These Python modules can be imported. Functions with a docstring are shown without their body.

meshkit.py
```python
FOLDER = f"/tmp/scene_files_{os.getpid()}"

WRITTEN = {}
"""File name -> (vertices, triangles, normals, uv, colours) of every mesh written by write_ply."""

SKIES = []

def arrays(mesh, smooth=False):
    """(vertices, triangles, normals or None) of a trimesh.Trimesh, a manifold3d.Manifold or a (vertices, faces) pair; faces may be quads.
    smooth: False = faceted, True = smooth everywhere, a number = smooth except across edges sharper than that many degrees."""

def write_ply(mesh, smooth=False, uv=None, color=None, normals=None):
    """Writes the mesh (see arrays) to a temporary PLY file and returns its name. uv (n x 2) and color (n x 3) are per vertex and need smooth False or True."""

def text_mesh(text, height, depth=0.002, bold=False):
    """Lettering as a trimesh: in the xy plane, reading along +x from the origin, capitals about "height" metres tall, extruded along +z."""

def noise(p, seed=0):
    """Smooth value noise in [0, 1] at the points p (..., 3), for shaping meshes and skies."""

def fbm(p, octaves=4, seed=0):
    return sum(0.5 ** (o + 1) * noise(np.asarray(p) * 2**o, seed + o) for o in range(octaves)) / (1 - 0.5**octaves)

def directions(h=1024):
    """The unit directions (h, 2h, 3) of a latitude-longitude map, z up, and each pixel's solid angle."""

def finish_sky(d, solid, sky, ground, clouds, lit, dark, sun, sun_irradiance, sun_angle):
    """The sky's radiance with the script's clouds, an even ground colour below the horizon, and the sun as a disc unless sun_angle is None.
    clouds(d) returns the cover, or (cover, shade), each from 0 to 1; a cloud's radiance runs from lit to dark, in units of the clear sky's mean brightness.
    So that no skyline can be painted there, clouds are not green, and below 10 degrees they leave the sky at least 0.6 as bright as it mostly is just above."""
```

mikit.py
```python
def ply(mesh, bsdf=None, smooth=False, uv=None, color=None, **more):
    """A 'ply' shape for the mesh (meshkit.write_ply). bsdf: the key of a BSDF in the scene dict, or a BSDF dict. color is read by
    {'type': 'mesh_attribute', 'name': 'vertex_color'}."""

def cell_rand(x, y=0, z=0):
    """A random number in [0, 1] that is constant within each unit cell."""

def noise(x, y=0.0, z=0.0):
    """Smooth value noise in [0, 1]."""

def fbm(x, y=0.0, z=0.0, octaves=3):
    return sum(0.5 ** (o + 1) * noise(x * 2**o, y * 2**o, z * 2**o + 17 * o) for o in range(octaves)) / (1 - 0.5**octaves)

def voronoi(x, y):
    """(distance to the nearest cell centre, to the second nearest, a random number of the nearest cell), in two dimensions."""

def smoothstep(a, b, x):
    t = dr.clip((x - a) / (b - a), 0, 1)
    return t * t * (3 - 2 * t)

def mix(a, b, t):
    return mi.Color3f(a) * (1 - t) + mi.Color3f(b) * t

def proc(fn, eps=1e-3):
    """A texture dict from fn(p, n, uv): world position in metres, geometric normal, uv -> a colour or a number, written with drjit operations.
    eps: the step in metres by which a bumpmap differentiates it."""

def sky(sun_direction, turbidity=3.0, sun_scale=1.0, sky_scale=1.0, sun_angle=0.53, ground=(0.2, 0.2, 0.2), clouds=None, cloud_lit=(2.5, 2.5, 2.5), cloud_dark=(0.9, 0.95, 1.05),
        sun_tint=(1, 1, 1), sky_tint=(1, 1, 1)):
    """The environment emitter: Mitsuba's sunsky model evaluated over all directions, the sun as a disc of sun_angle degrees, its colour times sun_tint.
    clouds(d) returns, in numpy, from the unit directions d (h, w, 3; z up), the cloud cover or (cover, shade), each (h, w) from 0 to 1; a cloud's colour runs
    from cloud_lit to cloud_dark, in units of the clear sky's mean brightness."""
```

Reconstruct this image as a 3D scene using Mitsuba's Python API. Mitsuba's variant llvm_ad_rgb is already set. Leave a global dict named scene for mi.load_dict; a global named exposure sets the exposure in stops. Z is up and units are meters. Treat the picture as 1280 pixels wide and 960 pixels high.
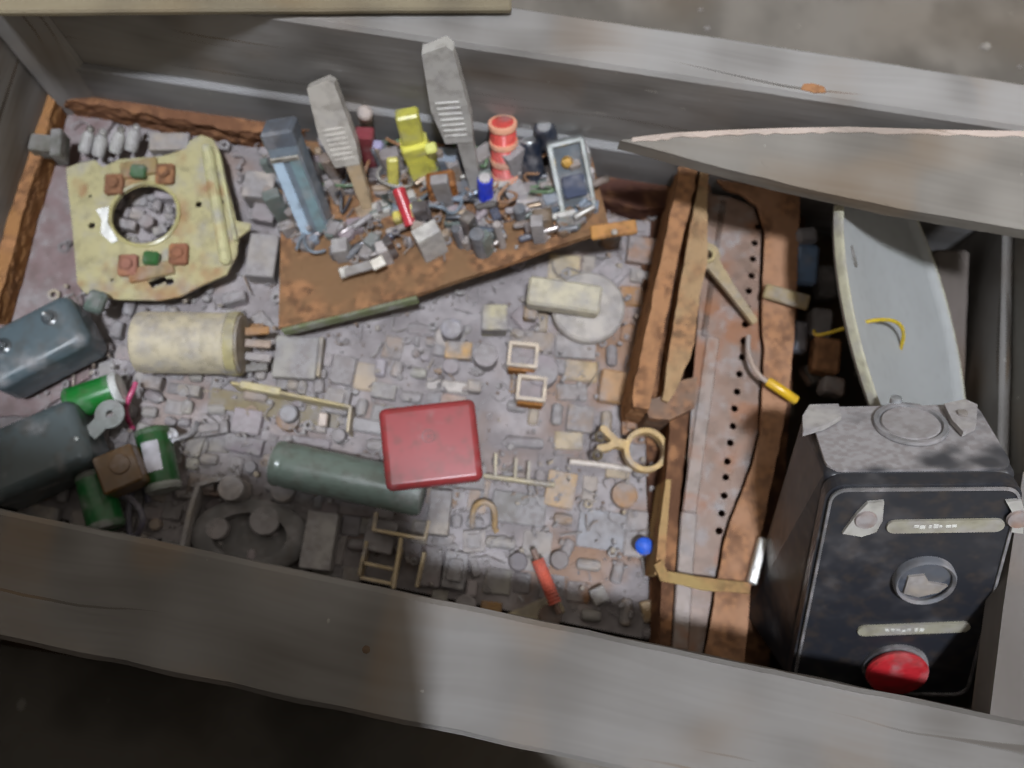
import math, random
import numpy as np, trimesh, drjit as dr, mitsuba as mi, mikit, meshkit
from mikit import noise, fbm, voronoi, smoothstep, mix, proc
from shapely.geometry import Polygon, Point, LineString, box as sbox
from shapely import affinity
from scipy.spatial import ConvexHull

V = lambda *a: np.array(a, float)
scene, labels = {}, {}

# ---------------------------------------------------------------- camera, light, exposure
exposure = 3.05
_d, _r, _u = V(0, math.cos(math.radians(76)), -math.sin(math.radians(76))), V(1, 0, 0), V(0, math.sin(math.radians(76)), math.cos(math.radians(76)))
EYE, ROLL = V(0, 0, 0.5), math.radians(9)
UP = -_r * math.sin(ROLL) + _u * math.cos(ROLL)
scene['camera'] = {'type': 'thinlens', 'fov': 59.98, 'fov_axis': 'x', 'near_clip': 0.01, 'far_clip': 50.0,
                   'aperture_radius': 0.0020, 'focus_distance': 0.33,
                   'to_world': mi.ScalarTransform4f().look_at(origin=EYE.tolist(), target=(EYE + _d).tolist(), up=UP.tolist())}
# soft daylight from the open side in front of the crate, slightly from the right
scene['sky'] = mikit.sky([0.05, -0.19, 1.0], turbidity=3, sun_scale=0.30, sky_scale=0.52, sun_angle=5, clouds=lambda d: 1.0,
                         cloud_lit=(1.06, 1.0, 0.90), sun_tint=(0.76, 0.96, 1.32))

# ---------------------------------------------------------------- materials
def lin(r, g, b):
    c = np.array([r, g, b], float) / 255
    return np.where(c < 0.04045, c / 12.92, ((c + 0.055) / 1.055) ** 2.4)
def rgb(c): return {'type': 'rgb', 'value': [float(x) for x in c]}
# Each mesh carries its own base colour as a constant in uv: u = 255*sqrt(red) (whole part) + 0.25 + 0.5*sqrt(green), v = sqrt(blue)
def coded(c):
    q = np.sqrt(np.clip(c, 0, 1))
    return (math.floor(q[0] * 255 + .5) + .25 + .5 * q[1], q[2])
def own(uv):
    r = dr.floor(uv.x)
    g = (uv.x - r - 0.25) * 2
    return mi.Color3f(dr.square(r / 255), dr.square(g), dr.square(uv.y))

DUST_A, DUST_B = lin(152, 148, 149).tolist(), lin(136, 130, 130).tolist()
RUSTY = lin(142, 92, 58).tolist()
GRIME = lin(74, 62, 50).tolist()
def dusty(name, a, b, rough, spec, metallic=0.0, matt=False, freq=120, stain=0.0, grime=0.36):
    """own colour under patches of grey dust; the dust is matt"""
    def weight(p):
        return smoothstep(a, b, fbm(p.x * freq, p.y * freq, p.z * freq, octaves=3)) * 0.94
    def color(p, n, uv):
        d = mix(DUST_A, DUST_B, smoothstep(0.2, 0.8, noise(p.x * 520, p.y * 520, p.z * 520)))
        dirt = smoothstep(0.40, 0.85, fbm(p.x * 210 + 5, p.y * 210, p.z * 210, octaves=3)) * grime
        c = mix(own(uv), GRIME, dirt)
        if stain: c = mix(c, RUSTY, smoothstep(0.52, 0.74, fbm(p.x * 75 + 3, p.y * 75, p.z * 75, octaves=3)) * stain)
        return mix(c, d, weight(p))
    if matt:
        m = {'type': 'diffuse', 'reflectance': proc(color)}
    else:
        m = {'type': 'principled', 'base_color': proc(color), 'roughness': proc(lambda p, n, uv: rough + (0.85 - rough) * weight(p)), 'specular': spec}
        if metallic: m['metallic'] = proc(lambda p, n, uv: metallic * (1 - weight(p)))
    scene[name] = {'type': 'twosided', 'bsdf': m}
dusty('dust_heavy', 0.20, 0.70, 0.7, 0.25, matt=True)
dusty('dust_medium', 0.30, 0.95, 0.5, 0.4)
dusty('dust_light', 0.46, 1.15, 0.28, 0.5)
dusty('dark_plastic', 0.45, 1.7, 0.36, 0.45, freq=80)
dusty('dust_smear', 0.31, 0.52, 0.45, 0.4, freq=46, grime=0.1)
dusty('smooth_paint', 0.75, 1.6, 0.5, 0.4, grime=0.08)
dusty('plated', 0.42, 1.0, 0.4, 0.5, stain=0.7)
dusty('red_gloss', 0.58, 1.3, 0.3, 0.35)
dusty('metal_dusty', 0.40, 0.95, 0.33, 0.5, metallic=0.85)

# rust: own colour as ground tone, patches of orange to brown scale on it
def rust_color(p, n, uv):
    h = fbm(p.x * 260 + 9, p.y * 260, p.z * 260, octaves=2)
    c = mix(lin(94, 68, 54).tolist(), lin(168, 122, 88).tolist(), smoothstep(0.25, 0.75, h))
    return mix(own(uv), c, smoothstep(0.32, 0.70, fbm(p.x * 80 + 4, p.y * 80 + 1, p.z * 80, octaves=3)) * 0.72)
scene['rust'] = {'type': 'twosided', 'bsdf': {'type': 'bumpmap', 'nested_texture': proc(lambda p, n, uv: noise(p.x * 600, p.y * 600, p.z * 600), eps=3e-4), 'scale': 0.0006,
    'nested_bsdf': {'type': 'diffuse', 'reflectance': proc(rust_color)}}}

# weathered wood: uv in metres, u along the grain, v across it plus 10 for each tone of WOODS
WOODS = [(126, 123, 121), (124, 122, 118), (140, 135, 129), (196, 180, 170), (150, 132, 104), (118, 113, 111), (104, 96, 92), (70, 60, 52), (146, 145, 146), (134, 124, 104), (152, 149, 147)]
def wood_color(p, n, uv):
    k = dr.floor(uv.y / 10)
    u, v = uv.x, uv.y - 10 * k
    w = noise(u * 14, v * 30, 1.0) * 0.012
    fibre = noise(u * 30, (v + w) * 800, 3.0)
    band = fbm(u * 8, (v + w) * 170, 8.0, octaves=2)
    dirt = fbm(p.x * 26, p.y * 26, p.z * 26, octaves=2)
    t = dr.clip(fibre * 0.08 + smoothstep(0.30, 1.0, band) * 0.12 + smoothstep(0.30, 0.80, dirt) * 0.50, 0, 0.95)
    crack = smoothstep(0.90, 0.96, noise(u * 7, (v + w) * 260, 5.0)) * 0.75
    t = dr.maximum(t, crack)
    speck = smoothstep(0.93, 0.97, noise(p.x * 190, p.y * 190, p.z * 190)) * 0.35
    c = mi.Color3f(lin(*WOODS[0]).tolist())
    for i in range(1, len(WOODS)): c = dr.select(k > i - 0.5, mi.Color3f(lin(*WOODS[i]).tolist()), c)
    return mix(mix(c, mix(lin(78, 72, 66).tolist(), lin(104, 84, 62).tolist(), smoothstep(0.45, 0.75, noise(p.x * 38 + 8, p.y * 38, p.z * 38))), t), lin(186, 182, 174).tolist(), speck)
scene['wood'] = {'type': 'twosided', 'bsdf': {'type': 'bumpmap', 'nested_texture': proc(lambda p, n, uv: noise(uv.x * 30, uv.y * 800, 3.0), eps=3e-4), 'scale': 0.00007,
    'nested_bsdf': {'type': 'diffuse', 'reflectance': proc(wood_color)}}}

def concrete_color(p, n, uv):
    f = fbm(p.x * 26, p.y * 26, 0.0, octaves=4)
    s = noise(p.x * 110, p.y * 110, 0.5)
    c = mix(lin(96, 91, 85).tolist(), lin(120, 114, 107).tolist(), smoothstep(0.25, 0.75, f))
    c = mix(c, lin(112, 96, 78).tolist(), smoothstep(0.5, 0.9, noise(p.x * 14 + 4, p.y * 14, 2.0)) * 0.3)
    return mix(c, lin(170, 165, 158).tolist(), smoothstep(0.86, 0.95, s) * 0.6)
scene['concrete'] = {'type': 'diffuse', 'reflectance': proc(concrete_color)}

def board_color(p, n, uv):
    f = fbm(p.x * 70, p.y * 70, 0.0, octaves=4)
    c = mix(lin(134, 127, 128).tolist(), lin(162, 155, 156).tolist(), smoothstep(0.25, 0.75, f))
    s = fbm(p.x * 40 + 11, p.y * 40 + 2, 3.0, octaves=3)          # rust stains, most of them by the rail as in the photograph
    return mix(c, lin(148, 112, 84).tolist(), smoothstep(0.55, 0.78, s) * 0.32 + smoothstep(0.40, 0.60, s) * smoothstep(0.0, 0.04, p.x) * 0.45)
scene['board_dust'] = {'type': 'diffuse', 'reflectance': proc(board_color)}
scene['lens_glass'] = {'type': 'thindielectric', 'int_ior': 1.49}

# ---------------------------------------------------------------- mesh helpers
def put(key, mesh, mat, col=(150, 140, 138), smooth=False, uv=None):
    k, n = key, 0
    while k in scene:
        n += 1
        k = f'{key}_{n:03d}'
    if smooth not in (False, True):
        mesh = trimesh.graph.smooth_shade(mesh, angle=math.radians(smooth), facet_minarea=None)
        smooth = True
    if uv is None: uv = np.tile(coded(lin(*col)), (len(mesh.vertices), 1))
    scene[k] = mikit.ply(mesh, mat, smooth=smooth, uv=uv)
    return k
def lab(key, label, cat=None, group=None, kind=None):
    labels[key] = {'label': label}
    if cat: labels[key]['category'] = cat
    if group: labels[key]['group'] = group
    if kind: labels[key]['kind'] = kind
def mat4(R, t):
    m = np.eye(4); m[:3, :3] = R; m[:3, 3] = t
    return m
def moved(mesh, R=np.eye(3), t=(0, 0, 0)):
    mesh = mesh.copy(); mesh.apply_transform(mat4(R, t)); return mesh
def rotz(a): return np.array([[math.cos(a), -math.sin(a), 0], [math.sin(a), math.cos(a), 0], [0, 0, 1.0]])
def basis(z, xhint=(1, 0, 0)):
    z = np.asarray(z, float); z = z / np.linalg.norm(z)
    x = np.asarray(xhint, float); x = x - z * (x @ z); x /= np.linalg.norm(x)
    return np.stack([x, np.cross(z, x), z], 1)
def cat(*ms): return trimesh.util.concatenate(list(ms))
def cbox(lx, ly, lz, ch=0.0006):
    """chamfered box, centred in x and y, z from 0 to lz"""
    c = min(ch, lx * .3, ly * .3, lz * .3)
    pts = []
    for sx in (-1, 1):
        for sy in (-1, 1):
            for z, s in ((0, 1), (lz, -1)):
                pts += [(sx * (lx / 2 - c), sy * (ly / 2 - c), z), (sx * lx / 2, sy * (ly / 2 - c), z + s * c), (sx * (lx / 2 - c), sy * ly / 2, z + s * c)]
    return trimesh.convex.convex_hull(np.array(pts))
def rbox(lx, ly, lz, r, n=4):
    """box with round edges, centred in x, y, z from 0 to lz"""
    s = trimesh.creation.uv_sphere(r, count=[2 * n + 1, 4 * n]).vertices
    pts = [s + V(a * (lx / 2 - r), b * (ly / 2 - r), c) for a in (-1, 1) for b in (-1, 1) for c in (r, lz - r)]
    return trimesh.convex.convex_hull(np.vstack(pts))
def lathe(profile, n=28):
    return trimesh.creation.revolve(np.array(profile, float), sections=n)
def cyl(r, h, ch=0.0004, n=24):
    ch = min(ch, r * .4, h * .4)
    return lathe([(0, 0), (r - ch, 0), (r, ch), (r, h - ch), (r - ch, h), (0, h)], n)
def tube(points, r, n=8, k=6):
    p = np.array(points, float)
    if k and len(p) > 2:
        from scipy.interpolate import CubicSpline
        s = np.concatenate([[0], np.cumsum(np.linalg.norm(np.diff(p, axis=0), axis=1))])
        p = CubicSpline(s, p)(np.linspace(0, s[-1], k * (len(p) - 1) + 1))
    return trimesh.creation.sweep_polygon(Point(0, 0).buffer(r, quad_segs=max(2, n // 4)), p)
def prism(poly, h, z0=0.0, ch=0.0):
    """polygon (shapely or point list) pushed up by h from z0, top edge bevelled"""
    poly = poly if hasattr(poly, 'exterior') else Polygon([q[:2] for q in poly]).buffer(0)
    m = trimesh.creation.extrude_polygon(poly, h, engine='earcut')
    m.apply_translation((0, 0, z0))
    return m
def slab(p, q, w, h, ch=0.0006, over=0.0):
    """chamfered bar whose TOP centre line runs from p to q"""
    p, q = V(*p), V(*q)
    L = np.linalg.norm(q - p) + over
    x = (q - p) / np.linalg.norm(q - p)
    y = np.cross((0, 0, 1), x); y /= np.linalg.norm(y)
    R = np.stack([x, y, np.cross(x, y)], 1)
    return moved(cbox(L, w, h, ch), R, (p + q) / 2 - R[:, 2] * h)
def along(mesh, p, q, xhint=(0, 0, 1)):
    """mesh built along +z from the origin, laid from p towards q"""
    p, q = V(*p), V(*q)
    return moved(mesh, basis(q - p, xhint), p)
def rough(mesh, size, amp, freq, seed=0):
    v, f = trimesh.remesh.subdivide_to_size(mesh.vertices, mesh.faces, size)
    m = trimesh.Trimesh(v, f, process=True)
    n = m.vertex_normals
    m.vertices += n * ((meshkit.fbm(m.vertices * freq + seed * 7.3, 3, seed) - .5) * 2 * amp)[:, None]
    return m
def plank(key, p, q, w, t, col, seed=0, ch=0.002, amp=0.0006, mat='wood', up=(0, 0, 1)):
    """wooden plank, centre line of its top face from p to q, width w, thickness t below"""
    p, q = V(*p), V(*q)
    L = np.linalg.norm(q - p)
    m = rough(cbox(L, w, t, ch), 0.011, amp, 45, seed)
    loc = m.vertices.copy()
    x = (q - p) / L
    z = V(*up) - x * (V(*up) @ x); z /= np.linalg.norm(z)
    R = np.stack([x, np.cross(z, x), z], 1)
    m.apply_transform(mat4(R, (p + q) / 2 - R[:, 2] * t))
    uv = np.stack([loc[:, 0] + seed * 1.37, loc[:, 1] + loc[:, 2] * 1.3 + 1 + seed * .37 + 10 * WOODS.index(col)], 1)
    return put(key, m, mat, col, True if amp > 0 else False, uv)
rng = random.Random(5)
def jitter(col, a=8):
    d = rng.uniform(-a, a)
    return tuple(min(250, max(5, c + d + rng.uniform(-a, a) * .35)) for c in col)

# ---------------------------------------------------------------- ground
g = trimesh.creation.box((12, 12, 0.02)); g.apply_translation((0, 1, -0.030))
put('ground', g, 'concrete'); lab('ground', 'grey brown concrete floor around the crate', kind='structure')
peb = []
r2 = random.Random(3)
for i in range(90):
    x, y = (r2.uniform(-.5, .5), r2.uniform(.29, .62)) if i < 110 else (r2.uniform(-.4, .2), r2.uniform(-.16, -.06))
    s = r2.uniform(.0008, .0035) if i % 9 else r2.uniform(.003, .006)
    m = trimesh.creation.icosphere(1, s); m.vertices *= V(1, r2.uniform(.6, 1), .6); m.vertices += (meshkit.noise(m.vertices * 900 + i, i)[:, None] - .5) * s * .8
    m.apply_translation((x, y, -.0195)); peb.append(m)
put('grit', cat(*peb), 'dust_heavy', (150, 144, 136)); lab('grit', 'pale stone chips and grit scattered on the concrete floor', 'grit', kind='stuff')

# ---------------------------------------------------------------- wooden crate
GREY = (152, 149, 147)  # wood tone of back, left and post, raised to offset dim light there
C = 'wooden_crate'
lab(C, 'weathered grey open wooden crate filled with rusty radio parts', 'crate')
plank(C + '__bottom', (-.34, .12, 0), (.31, .12, 0), .36, .012, (70, 60, 52), 1)
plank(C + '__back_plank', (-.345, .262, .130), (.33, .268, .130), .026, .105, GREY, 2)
plank(C + '__back_batten', (-.29, .2500, .0630), (.262, .2535, .0630), .0085, .063, (146, 145, 146), 3, amp=.0003, ch=.001)  # batten tone lightened to stand in for its lit top
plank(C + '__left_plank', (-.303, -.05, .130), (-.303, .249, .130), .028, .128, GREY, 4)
plank(C + '__right_plank', (.2705, -.05, .130), (.2705, .253, .130), .028, .128, (124, 122, 118), 5)
plank(C + '__right_batten', (.2525, -.03, .0630), (.2535, .249, .0630), .006, .063, (126, 123, 121), 6, amp=.0003, ch=.001)
plank(C + '__front_lower_plank', (-.40, -.0240, .086), (.36, -.0585, .086), .018, .086, (104, 96, 92), 17)
plank(C + '__front_plank', (-.40, -.0085, .130), (.36, -.0430, .130), .049, .044, (126, 123, 121), 7, amp=.0009)
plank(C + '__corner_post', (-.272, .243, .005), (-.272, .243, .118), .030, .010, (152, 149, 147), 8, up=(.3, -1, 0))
put(C + '__rust_flake', moved(prism(Polygon([(-.0060, -.0012), (.0010, -.0020), (.0062, -.0008), (.0052, .0022), (-.0006, .0030), (-.0048, .0020)]), .0006), np.eye(3), V(*(.1193, .2577, .1298))), 'rust', (150, 112, 80))
put(C + '__rusty_nail', moved(lathe([(0, 0), (.0022, 0), (.002, .0006), (0, .0009)], 14), np.eye(3), (.0419, -.0295, .1292)), 'rust', (104, 84, 70), 40)
put(C + '__rusty_nail', moved(lathe([(0, 0), (.0018, 0), (.0016, .0006), (0, .0009)], 14), np.eye(3), (-.0408, -.0247, .1292)), 'rust', (90, 76, 64), 40)
lab(C + '__front_plank', 'thick front plank with worn face')

# board lying across the far right corner
bp = [(.0325, .2207, .121), (.0802, .2308, .126), (.1368, .2396, .131), (.2348, .2494, .138), (.2403, .1978, .138), (.1605, .2023, .133), (.1122, .2079, .127), (.0731, .2136, .123)]
def tilted_sheet(pts, t, size=.01, amp=.0004, seed=0):
    """thick sheet whose top follows the points' own heights (a plane is fitted)"""
    P = np.array(pts)
    k, *_ = np.linalg.lstsq(np.c_[P[:, :2], np.ones(len(P))], P[:, 2], rcond=None)
    m = prism(P, t, -t)
    v, f = trimesh.remesh.subdivide_to_size(m.vertices, m.faces, size)
    m = trimesh.Trimesh(v, f, process=True)
    loc = m.vertices.copy()
    m.vertices[:, 2] += loc[:, :2] @ k[:2] + k[2]
    m.vertices += ((meshkit.fbm(loc * 60, 3, seed) - .5) * 2 * amp)[:, None] * V(.6, .6, 1)
    return m, loc, k
m, loc, kB = tilted_sheet(bp, .0085, seed=4)
def put_wood(key, m, loc, col, seed, ang=0.0):
    ca, sa = math.cos(ang), math.sin(ang)
    uv = np.stack([loc[:, 0] * ca + loc[:, 1] * sa + seed, -loc[:, 0] * sa + loc[:, 1] * ca + loc[:, 2] * 1.3 + 2 + 10 * WOODS.index(col)], 1)
    return put(key, m, 'wood', col, False, uv)
L = 'loose_board'
put_wood(L + '__panel', m, loc, (140, 135, 129), 9, -.05)
lab(L, 'pale grey pointed board laid across the far right corner of the crate', 'board')
# its splintered far edge: a torn pale strip of bare wood
e = np.array([(.038, .2216, .1218), (.0563, .2264, .1235), (.0802, .2308, .126), (.1078, .2354, .128), (.1368, .2396, .131), (.184, .2439, .135), (.2348, .2494, .138)])
ts = np.linspace(0, 1, 90); idx = np.linspace(0, 1, len(e))
E3 = np.stack([np.interp(ts, idx, e[:, k]) for k in range(3)], 1)
wv = .0012 + .0016 * meshkit.noise(np.c_[ts * 40, ts * 0, ts * 0], 3)
strip = Polygon(np.vstack([E3[:, :2] + [[0, .0008]], (E3[:, :2] - np.c_[0 * wv, wv])[::-1]])).buffer(0)
sm = prism(strip, .0095, -.0090); sm.vertices[:, 2] += sm.vertices[:, :2] @ kB[:2] + kB[2]
put_wood(L + '__splintered_edge', sm, sm.vertices, (196, 180, 170), 3); lab(L + '__splintered_edge', 'pale torn edge of bare splintered wood')

# board resting behind, along the top edge of the picture
p0, p1 = (-.2735, .2244, .136), (-.0277, .271, .136)
d_ = V(*p1) - V(*p0); d_ /= np.linalg.norm(d_); nrm = V(-d_[1], d_[0], 0)
plank('spare_board', V(*p0) + nrm * .04, V(*p1) + nrm * .04, .08, .004, (134, 124, 104), 11, ch=.001)
lab('spare_board', 'yellowish thin board resting on the back edge of the crate', 'board')

# ---------------------------------------------------------------- main circuit board in its rusty tray
K = 'circuit_board'
lab(K, 'large dust covered circuit board in a rusty metal tray filling the crate', 'circuit board')
bd = [(-.2999, .2545, .018), (-.1383, .2625, .018), (.0796, .2658, .018), (.0946, .1262, .018), (.1089, -.0068, .018)]
outline = Polygon([(-.284, .012), (-.284, .2465), (.088, .2475), (.094, -.002), (.0, .001)])
nx, ny = 190, 126
gx, gy = np.meshgrid(np.linspace(-.284, .094, nx), np.linspace(0, 1, ny), indexing='ij')
edge = .0172 - (gx + .40) * .0454          # the near edge runs along the front plank
gy = edge + gy * (.2470 - edge)
P = np.c_[gx.ravel(), gy.ravel(), np.zeros(nx * ny)]
P[:, 2] = .0165 + .0022 * (meshkit.fbm(P * 60, 4, 3) - .5) + .0012 * (meshkit.fbm(P * 260, 2, 8) - .5)
ii = (np.arange(nx - 1)[:, None] * ny + np.arange(ny - 1)[None]).ravel()
top = trimesh.Trimesh(P, np.vstack([np.c_[ii, ii + ny, ii + ny + 1], np.c_[ii, ii + ny + 1, ii + 1]]), process=False)
under = prism([(-.283, .0145), (.093, -.0025), (.093, .246), (-.283, .246)], .0125, .0022)
put(K + '__board', cat(top, under), 'board_dust', (150, 140, 140), False)
def rust_sheet(key, pts, zt, t, col, size=.006, amp=.0004, seed=0, holes=(), mat='rust'):
    poly = Polygon([q[:2] for q in pts]).buffer(0)
    for h in holes: poly = poly.difference(h)
    m = prism(poly, t, zt - t)
    v, f = trimesh.remesh.subdivide_to_size(m.vertices, m.faces, size)
    m = trimesh.Trimesh(v, f, process=True)
    m.vertices[:, 2] += (meshkit.fbm(m.vertices * 55 + seed, 3, seed) - .5) * 2 * amp
    m.vertices[:, :2] += (np.stack([meshkit.fbm(m.vertices * 180 + seed, 2, seed + k) for k in (1, 2)], 1) - .5) * amp * 1.6
    return put(key, m, mat, col)
ORANGE = (154, 112, 74)
# rear flange of the tray, thick with rust, and left flange
rust_sheet(K + '__rear_flange', [(-.2937, .2527, .034), (-.2607, .2555, .034), (-.21, .2592, .034), (-.1406, .2689, .034), (-.1344, .2485, .034), (-.1769, .2379, .034), (-.2054, .2401, .034), (-.2473, .24, .034), (-.2856, .2405, .034)], .034, .018, (118, 84, 64), amp=.0026, size=.0035, seed=1)
lab(K + '__rear_flange', 'heavily rusted flange along the rear of the tray')
rust_sheet(K + '__rear_flange', [(.0261, .2456, .032), (.0773, .2581, .032), (.0778, .2362, .032), (.057, .2306, .032), (.0295, .2339, .032)], .032, .016, (84, 58, 52), amp=.0008, seed=2)
rust_sheet(K + '__left_flange', [(-.2928, .2495, .036), (-.2851, .2488, .036), (-.2823, .2061, .036), (-.2821, .1704, .036), (-.2809, .1419, .036), (-.2798, .1081, .036), (-.2881, .1067, .036), (-.2915, .1505, .036), (-.2923, .1933, .036)], .036, .022, ORANGE, amp=.0014, size=.004, seed=3)
lab(K + '__left_flange', 'bright orange rusted edge strip of the tray')
rust_sheet(K + '__tray_floor', [(-.2971, .247, .0195), (-.2547, .2464, .0195), (-.2648, .213, .0195), (-.2531, .1494, .0195), (-.2298, .0869, .0195), (-.2542, .0602, .0195), (-.2877, .0548, .0195), (-.2959, .1421, .0195)], .0195, .003, (124, 104, 104), amp=.0006, seed=4, mat='dust_medium')
lab(K + '__tray_floor', 'bare mauve brown stained sheet at the left of the tray')
# clip with two bright screw heads on the left flange
cl = 'wire_clip'
lab(cl, 'small grey green clip with two bright screw ends on the left tray edge', 'clip')
put(cl + '__body', slab((-.2868, .2084, .043), (-.2691, .2095, .043), .010, .010), 'dust_medium', (92, 90, 78))
put(cl + '__jaw', slab((-.2732, .2176, .045), (-.2695, .2014, .045), .006, .012), 'dust_medium', (84, 84, 74))
for q in ((-.2907, .2111, .044), (-.2895, .2054, .044)):
    put(cl + '__screw', moved(cyl(.0021, .004, .0008, 12), basis((-1, 0, .4)), q), 'metal_dusty', (190, 190, 190), 40)

# --- named parts soldered on the board
def top_box(key, p, q, w, h, col, mat='dust_heavy', ch=.0006):
    return put(key, slab(p, q, w, h, ch), mat, col)
def can(key, p, r, h, col, mat='dust_heavy', n=18, ch=.0006):
    """standing cylinder whose top centre is p"""
    return put(key, moved(cyl(r, h, ch, n), np.eye(3), V(*p) - V(0, 0, h)), mat, col, 35)
# four upright tubes near the rear left corner, silver tipped
for q0, q1 in (((-.2554, .2121, .028), (-.2529, .2225, .034)), ((-.2465, .2157, .028), (-.2436, .2277, .034)), ((-.2379, .2182, .028), (-.2354, .2317, .034)), ((-.264, .2132, .027), (-.262, .2226, .031))):
    k = put(K + '__glass_diode', along(lathe([(0, 0), (.003, .0004), (.0036, .002), (.0036, .010), (.0028, .0125), (0, .013)], 16), q0, V(*q1)), 'dust_medium', (170, 168, 164), 40)
    a_, b_ = V(*q0), V(*q1); t_ = a_ + (b_ - a_) / np.linalg.norm(b_ - a_) * .0128
    put(k + '__tip', along(lathe([(0, 0), (.0022, .0003), (.0024, .0022), (.0012, .0035), (0, .0037)], 12), t_, t_ + (b_ - a_)), 'metal_dusty', (200, 196, 190), 40)
for a in (((-.2294, .2269, .028), (-.2069, .2309, .028), .011, .010, (166, 154, 140)), ((-.1682, .2079, .034), (-.151, .2088, .034), .016, .016, (176, 166, 156)),
          ((-.1508, .181, .03), (-.1488, .1556, .03), .016, .013, (158, 150, 146)), ((-.1554, .208, .026), (-.1561, .1903, .026), .013, .008, (150, 140, 142)),
          ((-.1402, .1275, .0265), (-.1529, .1244, .0265), .006, .006, (150, 110, 70)),
          ((-.1213, .1262, .0255), (-.119, .1025, .0255), .024, .006, (160, 154, 150)), ((-.108, .128, .027), (-.1055, .1053, .027), .0022, .008, (178, 164, 140)),
          ((-.0865, .0329, .033), (-.0854, .0034, .033), .016, .014, (166, 160, 158)), ((-.0278, .0539, .034), (-.0263, .0306, .034), .0115, .014, (176, 168, 160)),
          ((-.0154, .0708, .026), (-.0149, .0578, .026), .018, .006, (170, 158, 150)), ((-.0553, .0341, .028), (-.0563, .0172, .028), .016, .010, (130, 124, 126)),
          ((-.0166, .1607, .031), (-.0143, .146, .031), .014, .013, (186, 176, 146)), ((-.0061, .2034, .026), (-.0107, .1878, .026), .012, .007, (140, 132, 140)),
          ((-.0249, .1339, .025), (-.0399, .1323, .025), .010, .006, (184, 150, 104))):
    top_box(K + '__component_block', *a[:2], a[2], a[3], jitter(a[4], 3))
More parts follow.
